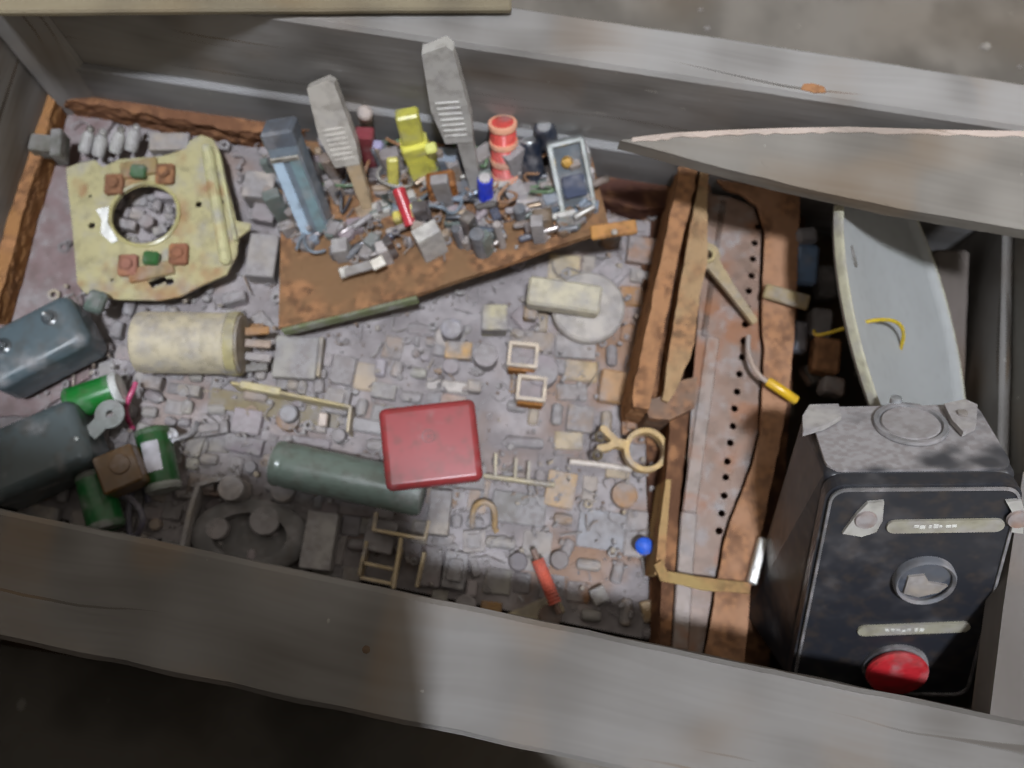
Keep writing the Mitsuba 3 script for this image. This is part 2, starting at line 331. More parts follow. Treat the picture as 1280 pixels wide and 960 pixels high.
for a in (((-.0168, .1311, .031), .0068, .012, (158, 150, 152)), ((-.038, .143, .031), .0058, .012, (150, 148, 158)), ((-.0358, .1433, .0312), .0040, .0125, (176, 172, 178)),
          ((.0152, .1279, .03), .0092, .011, (148, 138, 142)), ((-.135, .0372, .038), .0066, .018, (186, 176, 172)), ((-.1405, .0165, .028), .0060, .010, (150, 142, 142)),
          ((-.1118, .0416, .026), .0066, .008, (168, 160, 156)), ((-.1163, .0821, .03), .0048, .012, (158, 156, 160)), ((-.1169, .0244, .028), .008, .010, (150, 144, 146))):
    can(K + '__round_capacitor', *a)
# oval former near the front plank; its dark grey stands in for shade
put(K + '__shade_toned_former', moved(lathe([(0, 0), (.026, 0), (.027, .003), (.027, .009), (.024, .011), (.017, .011), (.016, .004), (0, .004)], 30), rotz(.1) @ np.diag([1.15, .72, 1]), (-.1227, .0151, .017)), 'dust_medium', (98, 95, 95), 40)
for pts in ([(-.1537, .0025, .034), (-.1543, .0221, .034), (-.1532, .0365, .034), (-.146, .0402, .034), (-.1389, .0422, .034)],):
    put(K + '__bracket_strip', cat(*[slab(pts[i], pts[i + 1], .0025, .014, .0004, .002) for i in range(len(pts) - 1)]), 'dust_heavy', (156, 148, 140))

# --- clutter: recursive blocks and small parts
boards_inv = rotz(-.03)
KEEP = []
def keep(*pts, r=.004): KEEP.append((LineString([q[:2] for q in pts]) if len(pts) > 1 else Point(pts[0][:2])).buffer(r))
keep((-.2472, .1071, .02), (-.2724, .0936, .02), r=.02); keep((-.2283, .0465, .02), (-.255, .0335, .02), r=.024); keep((-.1965, .1108, .02), (-.1575, .1172, .02), r=.018)
keep((-.1854, .0578, .02), (-.1769, .0329, .02), r=.014); keep((-.1999, .0379, .02), r=.02); keep((-.219, .0771, .02), (-.2383, .0672, .02), r=.012); keep((-.2027, .0159, .02), r=.014)
keep((-.1161, .0512, .02), (-.0416, .0499, .02), r=.013); keep((-.0381, .0792, .02), r=.022)
keep((.0027, .1318, .02), (.0102, .1121, .02), r=.014); keep((.0361, .1709, .02), r=.024); keep((.0059, .1781, .02), (.0374, .1785, .02), r=.012)
keep((.0788, .0948, .02), (.0577, .0924, .02), r=.010); keep((-.0447, .0194, .02), r=.018); WELL = Point((-.0465, .0149, .02)[:2]).buffer(.017); keep((-.1219, .015, .02), r=.026); keep((.0354, .015, .02), r=.012)
keep((-.0018, .0467, .02), r=.010); keep((-.0871, .0331, .03), (-.086, .0034, .03), r=.010); keep((-.0278, .0539, .034), (-.0263, .0306, .034), r=.008)
keep((-.0172, .1342, .02), r=.008); keep((-.038, .1465, .02), r=.008); keep((-.0158, .1569, .02), r=.010); keep((.0835, .0428, .02), r=.006)
keep((-.2498, .2284, .02), r=.016); keep((-.1644, .2146, .02), r=.010); keep((-.1515, .1713, .02), r=.010)
TANS = [(146, 138, 140), (158, 150, 150), (138, 128, 130), (164, 156, 150), (150, 146, 152), (170, 162, 154)]
WARM = [(156, 140, 130), (168, 148, 128), (148, 126, 112), (166, 154, 146), (152, 142, 142), (158, 122, 92), (150, 140, 140), (154, 146, 148)]
TRAYX = sbox(-.262, .004, .0, .2)
ZONE_LEFT = Polygon([(-.2657, .0405, .02)[:2], (-.2296, .0868, .02)[:2], (-.237, .1277, .02)[:2], (-.1595, .1455, .02)[:2], (-.1367, .1254, .02)[:2], (-.0236, .1537, .02)[:2], (.0031, -.0106, .02)[:2], (-.2512, -.0086, .02)[:2]])
ZONE_RIGHT = Polygon([(-.0259, .1679, .02)[:2], (.0422, .2142, .02)[:2], (.0671, .2442, .02)[:2], (.0684, .1215, .02)[:2], (.0861, .0969, .02)[:2], (.0967, -.0077, .02)[:2], (.0037, -.0145, .02)[:2]])
ZONE_REAR = Polygon([(-.2639, .2103, .02)[:2], (-.2622, .2395, .02)[:2], (-.1677, .2444, .02)[:2], (-.1511, .2015, .02)[:2], (-.1386, .1442, .02)[:2], (-.2395, .1369, .02)[:2]])
count, lim = [0], [400]
def split(x0, y0, x1, y1, zone, mx, warm, depth=0):
    w, h = x1 - x0, y1 - y0
    if depth < 12 and (max(w, h) > mx or (max(w, h) > mx * .6 and rng.random() < .55)):
        t = rng.uniform(.32, .68)
        if w > h * rng.uniform(.8, 1.25):
            split(x0, y0, x0 + w * t, y1, zone, mx, warm, depth + 1); split(x0 + w * t, y0, x1, y1, zone, mx, warm, depth + 1)
        else:
            split(x0, y0, x1, y0 + h * t, zone, mx, warm, depth + 1); split(x0, y0 + h * t, x1, y1, zone, mx, warm, depth + 1)
        return
    cx, cy = (x0 + x1) / 2, (y0 + y1) / 2
    q = rotz(.03) @ V(cx, cy, 0)
    if not zone.contains(Point(q[0], q[1])) or count[0] > lim[0]: return
    if WELL.contains(Point(q[0], q[1])): return
    low = any(k.intersects(Point(q[0], q[1]).buffer(min(w, h) * .4)) for k in KEEP)
    if rng.random() < .10: return
    f_ = rng.choice([1.12, .97, .93, .86, .66])
    w, h = w * f_, h * rng.choice([.97, .93, .86, .74])
    q = q + V(rng.gauss(0, .0009), rng.gauss(0, .0009), 0)
    if min(w, h) < .002: return
    hh = rng.uniform(.002, .0045) if low else rng.choice([.0025, .0035, .0045, .0065, .0090]) * rng.uniform(.8, 1.2)
    z = .0155
    col = jitter(rng.choice(WARM if rng.random() < warm else TANS), 7)
    roll = rng.random()
    yaw = .03 + rng.gauss(0, .04) + (rng.uniform(-.8, .8) if rng.random() < .12 else 0)
    count[0] += 1
    if roll < .14 and not low:
        r = min(w, h) / 2
        put(K + '__round_capacitor', moved(cyl(r, hh + .002, .0006, 16), np.eye(3), (q[0], q[1], z)), 'dust_heavy', col, 35)
    elif roll < .36:
        long, r = max(w, h), min(min(w, h) / 2, .0032)
        a = yaw + (0 if w > h else math.pi / 2)
        body = lathe([(0, 0), (r * .7, .0003), (r, r * .5), (r, long * .72 - r * .5), (r * .7, long * .72), (0, long * .72 + .0001)], 12)
        body = moved(body, np.array([[0, 0, 1.], [0, 1, 0], [-1, 0, 0]]), (-long * .36, 0, r + z))
        lead = trimesh.creation.cylinder(.0005, long * 1.02, sections=6); lead = moved(lead, np.array([[0, 0, 1.], [0, 1, 0], [-1, 0, 0]]), (0, 0, r + z))
        k = put(K + '__resistor', moved(body, rotz(a), (q[0], q[1], 0)), 'dust_heavy', col, 40)
    elif roll < .46:
        m = cat(cbox(w, h, hh, .0005), moved(cbox(w * .6, h * .6, hh * .35, .0004), np.eye(3), (0, 0, hh)))
        put(K + '__coil_block', moved(m, rotz(yaw), (q[0], q[1], z)), 'dust_heavy', col)
    else:
        tan = warm > .3 and rng.random() < .3
        m = cbox(w, h, hh, rng.choice([.0004, .0007, .001]))
        m.apply_transform(trimesh.transformations.euler_matrix(rng.gauss(0, .05), rng.gauss(0, .05), yaw))
        put(K + '__component_block', moved(m, np.eye(3), (q[0], q[1], z)), 'dust_medium' if tan or rng.random() < .25 else 'dust_heavy', jitter(rng.choice([(176, 148, 112), (164, 124, 86), (182, 164, 132)])) if tan else col)
split(-.30, -.01, .0, .16, ZONE_LEFT, .024, .15)
count[0] = 0
lim[0] = 170
split(-.0, -.01, .10, .24, ZONE_RIGHT, .033, .6)
count[0] = 0
lim[0] = 70
split(-.28, .13, -.12, .25, ZONE_REAR, .015, .15)


# small bits too many to count: chips, beads, lugs, cut leads and flakes strewn between the parts
def debris(n, zone, zf, seed):
    r = random.Random(seed); out = []
    x0, y0, x1, y1 = zone.bounds
    while len(out) < n:
        x, y = r.uniform(x0, x1), r.uniform(y0, y1)
        if not zone.contains(Point(x, y)): continue
        z = zf(x, y); t = r.random()
        if t < .10:
            ro = r.uniform(.0016, .0034); m = lathe([(ro * .5, 0), (ro, 0), (ro, .0007), (ro * .5, .0007), (ro * .5, 0)], 14)
        elif t < .18:
            a = r.uniform(.003, .007); m = tube([(0, 0, 0), (a, r.uniform(-.002, .003), .0006), (a * 1.6, r.uniform(-.005, .005), .0014), (a * 1.7, r.uniform(-.009, .009), .0004)], r.uniform(.0003, .0006), 6, 4)
        elif t < .35: m = cbox(r.uniform(.0012, .0042), r.uniform(.0010, .0028), r.uniform(.0008, .0036), .0003)
        elif t < .55: m = trimesh.creation.cylinder(r.uniform(.0006, .0017), r.uniform(.0012, .0042), sections=8)
        elif t < .75:
            m = trimesh.creation.cylinder(r.uniform(.00025, .0005), r.uniform(.004, .013), sections=5); m.apply_transform(trimesh.transformations.euler_matrix(math.pi / 2 + r.gauss(0, .12), 0, 0))
        else:
            m = trimesh.creation.icosphere(1, r.uniform(.0007, .0019)); m.vertices *= V(1, r.uniform(.5, 1), r.uniform(.3, .8))
        m.apply_transform(trimesh.transformations.euler_matrix(r.gauss(0, .2), r.gauss(0, .2), r.uniform(0, 6.28)))
        m.apply_translation((x, y, z + r.uniform(.0, .0012))); out.append(m)
    return out
allz = Polygon([(-.255, .008), (-.27, .235), (.086, .235), (.09, .004)])
for sd, nn, cc, zz in ((31, 330, (152, 146, 147), .018), (32, 260, (166, 160, 158), .0195), (33, 190, (150, 130, 114), .0195), (34, 140, (172, 158, 138), .021), (35, 60, (112, 106, 106), .019)):
    k = put(K + '__small_debris', cat(*debris(nn, allz, lambda x, y: zz + .0024 * rng.random(), sd)), 'dust_heavy', cc)
    lab(k, 'small loose bits strewn over the board', kind='stuff')

# crumbs of dirt over the board
cr = []
r3 = random.Random(11)
for i in range(1500):
    x, y = r3.uniform(-.28, .088), r3.uniform(.004, .235)
    s = r3.uniform(.0005, .0014)
    m = trimesh.creation.icosphere(0, s); m.apply_translation((x, y, .0165 + s * .5)); cr.append(m)
put(K + '__dirt_crumbs', cat(*cr), 'dust_heavy', (128, 112, 104)); lab(K + '__dirt_crumbs', 'crumbs of dirt lying on the board', kind='stuff')

# ---------------------------------------------------------------- things lying on the circuit board
# yellow green plated bracket plate with a round hole
Y = 'mounting_plate'
lab(Y, 'yellow green metal plate with big round hole and rusty posts', 'metal plate')
ZP = .036
pl = Polygon([q[:2] for q in ((-.2666, .1988, .036), (-.2609, .2028, .036), (-.2523, .2063, .036), (-.2467, .2027, .036), (-.2384, .2092, .036), (-.2157, .2152, .036), (-.2044, .2217, .036), (-.2025, .2271, .036), (-.1972, .2316, .036), (-.1904, .2303, .036),
     (-.1858, .2245, .036), (-.1778, .2082, .036), (-.1662, .1835, .036), (-.1581, .1834, .036), (-.1578, .1801, .036), (-.1627, .1739, .036), (-.1613, .164, .036), (-.1642, .1516, .036), (-.1761, .1435, .036), (-.1856, .1354, .036), (-.196, .1313, .036), (-.2189, .1279, .036), (-.2367, .1287, .036), (-.2418, .133, .036), (-.2524, .162, .036))])
hc = V(*(-.2165, .1788, .036))
hole = Point(hc[:2]).buffer(.0182, quad_segs=12)
pl = pl.difference(hole)
for q, r in (((-.2432, .1674, .036), .0019), ((-.189, .1899, .036), .0019), ((-.1935, .1425, .036), .0022), ((-.2487, .1845, .036), .0009), ((-.1771, .1934, .036), .0017), ((-.2242, .1382, .036), .0009)):
    pl = pl.difference(Point(q[:2]).buffer(r, quad_segs=5))
pl = pl.difference(Polygon([q[:2] for q in ((-.2054, .1405, .036), (-.1978, .1455, .036), (-.1946, .1432, .036), (-.2019, .1373, .036))])).buffer(-.0006).buffer(.0006)
if pl.geom_type != 'Polygon': pl = max(pl.geoms, key=lambda q: q.area)
m = prism(pl, .0016, ZP - .0016)
v, f = trimesh.remesh.subdivide_to_size(m.vertices, m.faces, .006); m = trimesh.Trimesh(v, f, process=True)
m.vertices[:, 2] += (meshkit.fbm(m.vertices * 30, 2, 2) - .5) * .0016
YC = (170, 162, 122)
put(Y + '__plate', m, 'plated', YC)
rim_ = lathe([(.0178, -.0012), (.0196, -.0012), (.0196, .0012), (.0186, .0016), (.0178, .0012)], 40)
put(Y + '__hole_rim', moved(rim_, np.eye(3), hc), 'dust_light', (168, 160, 112), 40)
put(Y + '__rib', slab((-.1922, .2251, .041), (-.1649, .1566, .041), .0062, .006, .0016), 'plated', (186, 181, 138))
put(Y + '__edge_flange', slab((-.1847, .2215, .039), (-.163, .1711, .039), .0022, .006, .0006), 'dust_medium', (184, 180, 136))
for q, c in (((-.2367, .1929, .042), (134, 98, 76)), ((-.2107, .2038, .042), (136, 102, 78)), ((-.2172, .1474, .042), (152, 108, 94)), ((-.1919, .1583, .042), (144, 100, 80))):
    k = put(Y + '__post', moved(cat(rbox(.0105, .0125, .0042, .0018, 3), moved(cyl(.0034, .0022, .0008), np.eye(3), (0, 0, .0042))), rotz(.2), V(*q) - V(0, 0, .0065)), 'rust', c)
for q in ((-.2246, .2019, .041), (-.2049, .1527, .041)):
    put(Y + '__green_insulator', moved(cbox(.0085, .0075, .005, .001), rotz(.1), V(*q) - V(0, 0, .004)), 'dust_light', (44, 92, 46))
for a in (((-.2354, .2014, .0385), (-.2164, .2087, .0385), .010, .0035), ((-.2152, .1412, .0385), (-.193, .151, .0385), .008, .0035)):
    put(Y + '__rusty_strap', slab(*a[:2], a[2], a[3]), 'plated', (142, 122, 84))
# white flake at the left of the hole
fl = Polygon([q[:2] for q in ((-.2424, .1762, .0382), (-.236, .1793, .0382), (-.2344, .1699, .0382), (-.2262, .1607, .0382), (-.2287, .1584, .0382), (-.2361, .1628, .0382), (-.2379, .1712, .0382))])
put('paper_scrap', prism(fl, .0006, .0376), 'dust_light', (236, 236, 232)); lab('paper_scrap', 'bright white torn scrap at the left rim of the plate hole', 'scrap')

# beige transformer can lying on its side, with lugs
W = 'transformer_can'
lab(W, 'cream beige cylindrical metal can lying beside the grey capacitor', 'can')
a_, b_ = V(*(-.201, .1056, .038)), V(*(-.1474, .1135, .038))
Lc = np.linalg.norm(b_ - a_); rc = .0166
prof = [(0, 0), (rc * .86, .0002), (rc * .97, .0012), (rc, .004), (rc, Lc - .007), (rc * 1.02, Lc - .0065), (rc * 1.02, Lc - .0055), (rc * .99, Lc - .005)]
put(W + '__shell', along(lathe(prof + [(rc * .99, Lc - .0048), (0, Lc - .0048)], 40), a_, b_), 'dust_medium', (188, 177, 152), 40)
put(W + '__end_ring', along(lathe([(rc * .9, Lc - .0047), (rc * 1.03, Lc - .0047), (rc * 1.05, Lc - .002), (rc * 1.03, Lc + .0006), (rc * .9, Lc + .0006)], 40), a_, b_), 'dust_medium', (168, 158, 116), 40)
put(W + '__base', along(lathe([(0, Lc - .002), (rc * .95, Lc - .002), (rc * .95, Lc + .002), (0, Lc + .002)], 32), a_, b_), 'dust_medium', (140, 128, 108), 40)
for p, q, c in (((-.1443, .1191, .045), (-.132, .122, .045), (150, 110, 70)), ((-.1445, .1143, .04), (-.1309, .1156, .04), (160, 140, 126)), ((-.1444, .1085, .035), (-.1306, .109, .035), (156, 148, 146)), ((-.1444, .1027, .03), (-.1327, .1055, .03), (120, 116, 112))):
    put(W + '__lug', slab(p, q, .0042, .0018, .0004), 'dust_medium', c)

# two dark grey boxed capacitors at the left
def boxed(root, p, q, w, h, zt, col, label, terms):
    p, q = V(*p), V(*q)
    x = (q - p) / np.linalg.norm(q - p); R = basis((0, 0, 1), x)
    Lb = np.linalg.norm(q - p)
    lab(root, label, 'capacitor', 'dark grey boxed capacitors at the left')
    put(root + '__case', moved(rbox(Lb, w, h, .0065), R, (p + q) / 2 - V(0, 0, h)), 'dust_light', col, 40)
    put(root + '__seam', moved(cbox(Lb - .006, w - .005, .0012, .0003).apply_translation((0, 0, -.0004)), R, (p + q) / 2 - V(0, 0, h * 1.0 + .0006)), 'dust_light', (50, 56, 58))
    for tq in terms:
        k = put(root + '__terminal', moved(lathe([(0, 0), (.0042, 0), (.0042, .0012), (.0026, .0018), (.0026, .0032), (0, .0034)], 16), np.eye(3), V(*tq) - V(0, 0, .0008)), 'dust_light', (60, 66, 70), 40)
        put(k + '__pin', moved(lathe([(0, 0), (.0013, 0), (.0013, .0042), (.0007, .0052), (0, .0054)], 12), np.eye(3), V(*tq) + V(0, 0, .0022)), 'metal_dusty', (225, 225, 228), 40)
boxed('boxed_capacitor', (-.2711, .0768, .052), (-.2286, .1122, .052), .032, .030, .052, (80, 92, 98), 'dark grey boxed capacitor with two shiny pins, behind the other one', [(-.2426, .1081, .052), (-.2616, .0896, .052)])
k = put('boxed_capacitor__end_lug', slab((-.2309, .1233, .046), (-.2211, .1222, .046), .012, .006, .0015), 'dust_medium', (78, 92, 84))
boxed('boxed_capacitor_001', (-.2587, .0223, .052), (-.2112, .0545, .052), .037, .034, .052, (76, 86, 89), 'dark grey boxed capacitor without pins, next to the front plank', [])
put('boxed_capacitor_001__dent_screw', moved(lathe([(0, 0), (.0012, 0), (.001, .0007), (0, .001)], 10), np.eye(3), V(*(-.2123, .0484, .0522)) - V(0, 0, .0004)), 'metal_dusty', (200, 205, 205), 40)

# green resistors
GR = (26, 92, 40)
def green(root, p, q, r, label, col=GR, cap0=(150, 160, 150), cap1=(150, 160, 150)):
    p, q = V(*p), V(*q); Lg = np.linalg.norm(q - p)
    lab(root, label, 'resistor')
    put(root + '__body', along(lathe([(0, .001), (r * .9, .001), (r, .003), (r * 1.0, Lg * .5), (r, Lg - .003), (r * .9, Lg - .001), (0, Lg - .001)], 28), p, q), 'dust_light', col, 40)
    for o, c in ((0, cap0), (Lg - .005, cap1)):
        put(root + '__end_cap', along(lathe([(0, 0), (r * .7, 0), (r * .96, .0008), (r * 1.03, .0018), (r * 1.03, .0034), (r * .9, .005), (0, .005)], 28).apply_translation((0, 0, o)), p, q), 'dust_medium', c, 40)
green('green_resistor', (-.2291, .0664, .036), (-.2039, .0806, .036), .0088, 'bright green tubular resistor with a white end, touching the dark capacitor', (22, 106, 40), (40, 100, 50), (224, 228, 226))
k = put('green_resistor__tag', moved(prism(Point(0, 0).buffer(.0075, 8).union(sbox(-.004, 0, .004, .014)).difference(Point(0, 0).buffer(.002)), .0012), rotz(2.6), (-.2028, .0644, .043)), 'dust_medium', (124, 128, 126))
green('green_resistor_001', (-.1835, .0616, .034), (-.1694, .0306, .034), .0090, 'dark green tubular resistor with a white label stripe, standing at an angle', (30, 82, 40), (62, 92, 62), (150, 156, 150))
def wrapped(r, L0, L1, a0, a1, n=10):
    t = np.linspace(a0, a1, n)
    v = np.vstack([np.c_[q * np.cos(t), q * np.sin(t), 0 * t + z] for q in (r, r + .0003) for z in (L0, L1)])
    f = [q for i in range(n - 1) for q in ([i, n + i, i + 1], [i + 1, n + i, n + i + 1], [2 * n + i, 2 * n + i + 1, 3 * n + i], [2 * n + i + 1, 3 * n + i + 1, 3 * n + i],
         [i, i + 1, 2 * n + i], [i + 1, 2 * n + i + 1, 2 * n + i], [n + i, 3 * n + i, n + i + 1], [n + i + 1, 3 * n + i, 3 * n + i + 1])]
    return trimesh.Trimesh(v, f, process=False)
put('green_resistor_001__label', along(wrapped(.0091, .0085, .0245, -.48, .48), (-.1835, .0616, .034), (-.17, .0313, .034)), 'dust_light', (206, 204, 214), 30)
green('green_resistor_002', (-.2078, .0346, .034), (-.1929, .007, .034), .0092, 'green tubular resistor half under the brown cube, by the front plank', (30, 96, 48), (60, 96, 66), (40, 92, 52))
# brown cube on top
lab('brown_block', 'brown square block lying on the green resistor', 'block')
put('brown_block__body', moved(rbox(.0205, .0205, .016, .0016, 3), rotz(.58), V(*(-.1881, .0366, .053)) - V(0, 0, .016)), 'dust_light', (98, 72, 44), 30)
put('brown_block__boss', moved(cyl(.0052, .0012, .0004, 20), np.eye(3), (-.1872, .0392, .0528)), 'dust_light', (96, 70, 44), 35)
# pink wire, lugs
lab('pink_wire', 'short pink wire end beside the bright green resistor', 'wire')
put('pink_wire', tube([(-.198, .0848, .034), (-.1991, .0775, .034), (-.2005, .0715, .032), (-.2005, .0658, .026), (-.1987, .0617, .021)], .0014), 'dust_light', (176, 62, 104), 60)
lab('solder_lug', 'small shiny solder lug touching the labelled green resistor', 'solder lug')
put('solder_lug', cat(tube([(-.1759, .0585, .034), (-.1683, .0589, .034), (-.1646, .0628, .03), (-.1648, .0702, .024)], .0014), moved(lathe([(0, 0), (.0042, 0), (.0042, .0012), (.0018, .0014), (.0018, .003), (0, .0032)], 14), np.eye(3), (-.1731, .0594, .034))), 'metal_dusty', (190, 190, 196), 40)
lab('grey_wire', 'dark grey wire loop beside the front green resistor', 'wire')
put('grey_wire', tube([(-.1917, .0246, .034), (-.182, .0225, .036), (-.1764, .0137, .034), (-.1814, .0051, .028), (-.1869, .0136, .026), (-.1876, .0332, .024), (-.1801, .0244, .022)], .0016), 'dust_medium', (92, 88, 104), 60)

# grey tubular capacitor and red capacitor
G = 'tubular_capacitor'
lab(G, 'grey green tubular capacitor lying under the red capacitor', 'capacitor')
a_, b_ = V(*(-.1155, .0535, .04)), V(*(-.036, .0493, .04)); Lc = np.linalg.norm(b_ - a_); rc = .0118
put(G + '__tube', along(lathe([(0, 0), (rc * .78, 0), (rc * .95, .0006), (rc, .002), (rc, .004), (rc * .965, .0052), (rc * .965, .0066), (rc, .0078), (rc, Lc - .004), (rc * .94, Lc - .001), (rc * .8, Lc), (0, Lc)], 44), a_, b_), 'dust_light', (104, 116, 108), 40)
put(G + '__end_disc', along(lathe([(0, 0), (rc * .7, 0), (rc * .7, .0008), (0, .001)], 28), a_ - (b_ - a_) / Lc * .0009, b_), 'dust_medium', (150, 154, 152), 40)
R_ = 'red_capacitor'
lab(R_, 'glossy brick red boxed capacitor lying on the grey tube', 'capacitor')
Rm = basis((.02, -.06, 1), V(*(-.0088, .0622, .062)) - V(*(-.0531, .0496, .062)))
cR = V(*(-.0355, .0722, .062))
put(R_ + '__case', moved(rbox(.0486, .0415, .016, .0036, 5), Rm, cR - Rm[:, 2] * .016), 'red_gloss', (142, 54, 56), 40)
mk = []
for k in range(5):
    t = k * 2 * math.pi / 5 + .3
    mk.append(Polygon([(0.0004 * math.cos(t + 1.57), .0004 * math.sin(t + 1.57)), (.0027 * math.cos(t), .0027 * math.sin(t)), (-.0004 * math.cos(t + 1.57), -.0004 * math.sin(t + 1.57))]))
emb = Point(0, 0).buffer(.0034, 10).difference(Point(0, 0).buffer(.0028, 10))
for q in mk: emb = emb.union(q)
put(R_ + '__stamped_mark', moved(cat(*[prism(q, .00015) for q in getattr(emb, 'geoms', [emb])]), Rm, cR + Rm @ V(-.0005, .004, 0)), 'dust_light', (112, 40, 42))
put(R_ + '__terminal', cat(*[moved(cyl(.0016, .003), Rm, cR + Rm @ V(x, .0205, -.010)) for x in (-.006,)]), 'dust_medium', (100, 50, 52), 40)

# beige open frame bracket
B_ = 'frame_bracket'
lab(B_, 'tan metal angle strip with one bent end, behind the grey tube', 'bracket')
s0, s1 = (-.1483, .0924, .036), (-.083, .0897, .036)
put(B_ + '__strip', slab(s0, s1, .0018, .016, .0004), 'dust_medium', (176, 160, 118))
put(B_ + '__flange', slab((-.1623, .0856, .021), (-.0899, .0847, .021), .011, .0015, .0004), 'dust_medium', (126, 112, 84))
put(B_ + '__bent_end', slab((-.0831, .0901, .036), (-.082, .0759, .036), .0016, .016, .0004), 'dust_medium', (190, 176, 152))
put(B_ + '__tab', slab((-.0969, .0844, .034), (-.0964, .0774, .034), .0045, .006, .0006), 'dust_medium', (196, 180, 170))
put(B_ + '__top_lip', slab((-.1427, .0921, .0372), (-.1211, .0916, .0372), .004, .0014, .0004), 'dust_medium', (190, 176, 132))

# pale block over round disc at the right
D_ = 'round_disc'
lab(D_, 'pale round flat disc under the cream block at the right', 'disc')
put(D_ + '__body', moved(lathe([(0, 0), (.0198, 0), (.0208, .001), (.0208, .006), (.0193, .0075), (.006, .0082), (0, .0082)], 40), np.eye(3), V(*(.0357, .1694, .0285)) - V(0, 0, .0082)), 'dust_medium', (176, 168, 160), 40)
D2 = 'ceramic_block'
lab(D2, 'cream flat ceramic block lying on the round disc', 'block')
put(D2 + '__body', slab((.0005, .169, .041), (.0412, .1697, .041), .0165, .0105, .0014), 'dust_medium', (184, 176, 154))
put(D2 + '__foot', slab((.0002, .1604, .029), (.0078, .1607, .029), .008, .010, .001), 'dust_heavy', (176, 142, 96))

# open rusty relay cups
for n_, (root, p, q, lbl) in enumerate((('relay_cup', (-.0045, .1282, .034), (.0121, .1291, .034), 'small tan open topped cup, nearer the cream block'), ('relay_cup_001', (.0031, .1104, .034), (.0191, .1112, .034), 'small tan open topped cup, nearer the red capacitor'))):
    p, q = V(*p), V(*q); x = (q - p) / np.linalg.norm(q - p); R = basis((0, 0, 1), x); w_ = np.linalg.norm(q - p)
    lab(root, lbl, 'cup', 'tan open cups')
    o = (p + q) / 2 + R[:, 1] * .005
    sq = sbox(-w_ / 2, -.007, w_ / 2, .007)
    put(root + '__frame', moved(prism(sq.difference(sq.buffer(-.0018)), .012, -.012), R, o), 'dust_medium', (196, 180, 162))
    put(root + '__front', moved(cbox(w_ - .002, .0016, .010, .0003), R, o + R @ V(0, -.0079, -.013)), 'rust', (150, 104, 58))
    put(root + '__inside', moved(cbox(w_ - .004, .0105, .006, .0003), R, o + R @ V(0, 0, -.0118)), 'dust_heavy', (150, 138, 140))
# comb bracket and little arch
lab('comb_bracket', 'thin tan comb strip with upright teeth right of the red capacitor', 'bracket')
put('comb_bracket__strip', slab((-.0075, .0653, .03), (.0311, .0663, .03), .0022, .007, .0004), 'dust_medium', (178, 164, 132))
for p, q in (((-.0027, .0781, .031), (-.0011, .0654, .031)), ((.0083, .0773, .031), (.0095, .0662, .031)), ((.0157, .0767, .031), (.0164, .0664, .031))):
    put('comb_bracket__tooth', slab(p, q, .0018, .006, .0003), 'dust_medium', (180, 168, 146))
lab('arch_clip', 'tiny tan arched clip below the comb strip', 'clip')
put('arch_clip', tube([(-.0092, .0385, .021), (-.0093, .0471, .03), (-.0064, .0506, .033), (-.0018, .0505, .033), (.0014, .047, .03), (.0043, .0381, .021)], .0016), 'dust_medium', (170, 140, 100), 60)
# open frame next to the front plank
Fb = 'open_frame'
lab(Fb, 'tan wire frame over dark openings beside the front plank', 'frame')
for p, q in (((-.0591, .0278, .036), (-.0314, .0272, .036)), ((-.0441, .026, .036), (-.0435, .0001, .036)), ((-.0592, .0369, .036), (-.0589, .027, .036)), ((-.0315, .0371, .036), (-.0321, .0262, .036)), ((-.0605, .0105, .034), (-.0446, .0097, .034)), ((-.0612, .0031, .034), (-.0445, .0024, .034))):
    put(Fb + '__bar', slab(p, q, .0018, .006, .0004), 'dust_medium', (190, 168, 130))
for p, q in (((-.0616, .0218, .033), (-.0623, .0037, .033)), ((-.0313, .0208, .033), (-.0322, .0027, .033)), ((-.044, .0213, .033), (-.0448, .0032, .033))):
    put(Fb + '__case_wall', slab(p, q, .0016, .0165, .0004), 'dust_medium', (176, 156, 122))

# tan ring clamp
Q = 'ring_clamp'
lab(Q, 'tan ring clamp with forked end lying left of the rusty rail', 'clamp')
c0 = V(*(.0761, .0917, .036))
ringp = Point(0, 0).buffer(.0118, 14).difference(Point(0, 0).buffer(.0092, 14))
neck = LineString([(-.0112, .001), (-.017, .0015)]).buffer(.0022, 4)
arms = LineString([(-.016, .0015), (-.0195, .0045), (-.024, .0078)]).buffer(.0018, 4).union(LineString([(-.016, .0015), (-.0205, -.0018), (-.0245, -.0030)]).buffer(.0018, 4))
ringm = prism(ringp.union(neck).union(arms), .0085, -.0085)
put(Q + '__ring', moved(ringm, rotz(.0), c0), 'dust_medium', (194, 162, 108))
put(Q + '__tongue', slab((.0884, .0897, .036), (.0968, .0924, .036), .004, .0016, .0004), 'dust_medium', (200, 184, 160))
for q in ((.0506, .0943, .0375), (.0506, .0843, .0375)):
    put(Q + '__eyelet', moved(lathe([(.0014, -.003), (.0027, -.003), (.003, 0), (.0022, .0006), (.0014, 0)], 16), np.eye(3), q), 'dust_medium', (90, 78, 56), 40)
lab('thin_rod', 'thin pale rod lying below the ring clamp', 'rod')
put('thin_rod', tube([(.0373, .0805, .026), (.0538, .0814, .026), (.0713, .0815, .026)], .0016), 'dust_medium', (206, 194, 184), 60)
lab('blue_button', 'small bright blue button beside the rusty rail', 'button')
put('blue_button', moved(lathe([(0, 0), (.0044, 0), (.0048, .001), (.0046, .003), (.003, .0044), (0, .0048)], 22), basis((-.1, -.2, 1)), (.0818, .0419, .03)), 'dust_medium', (40, 92, 204), 40)
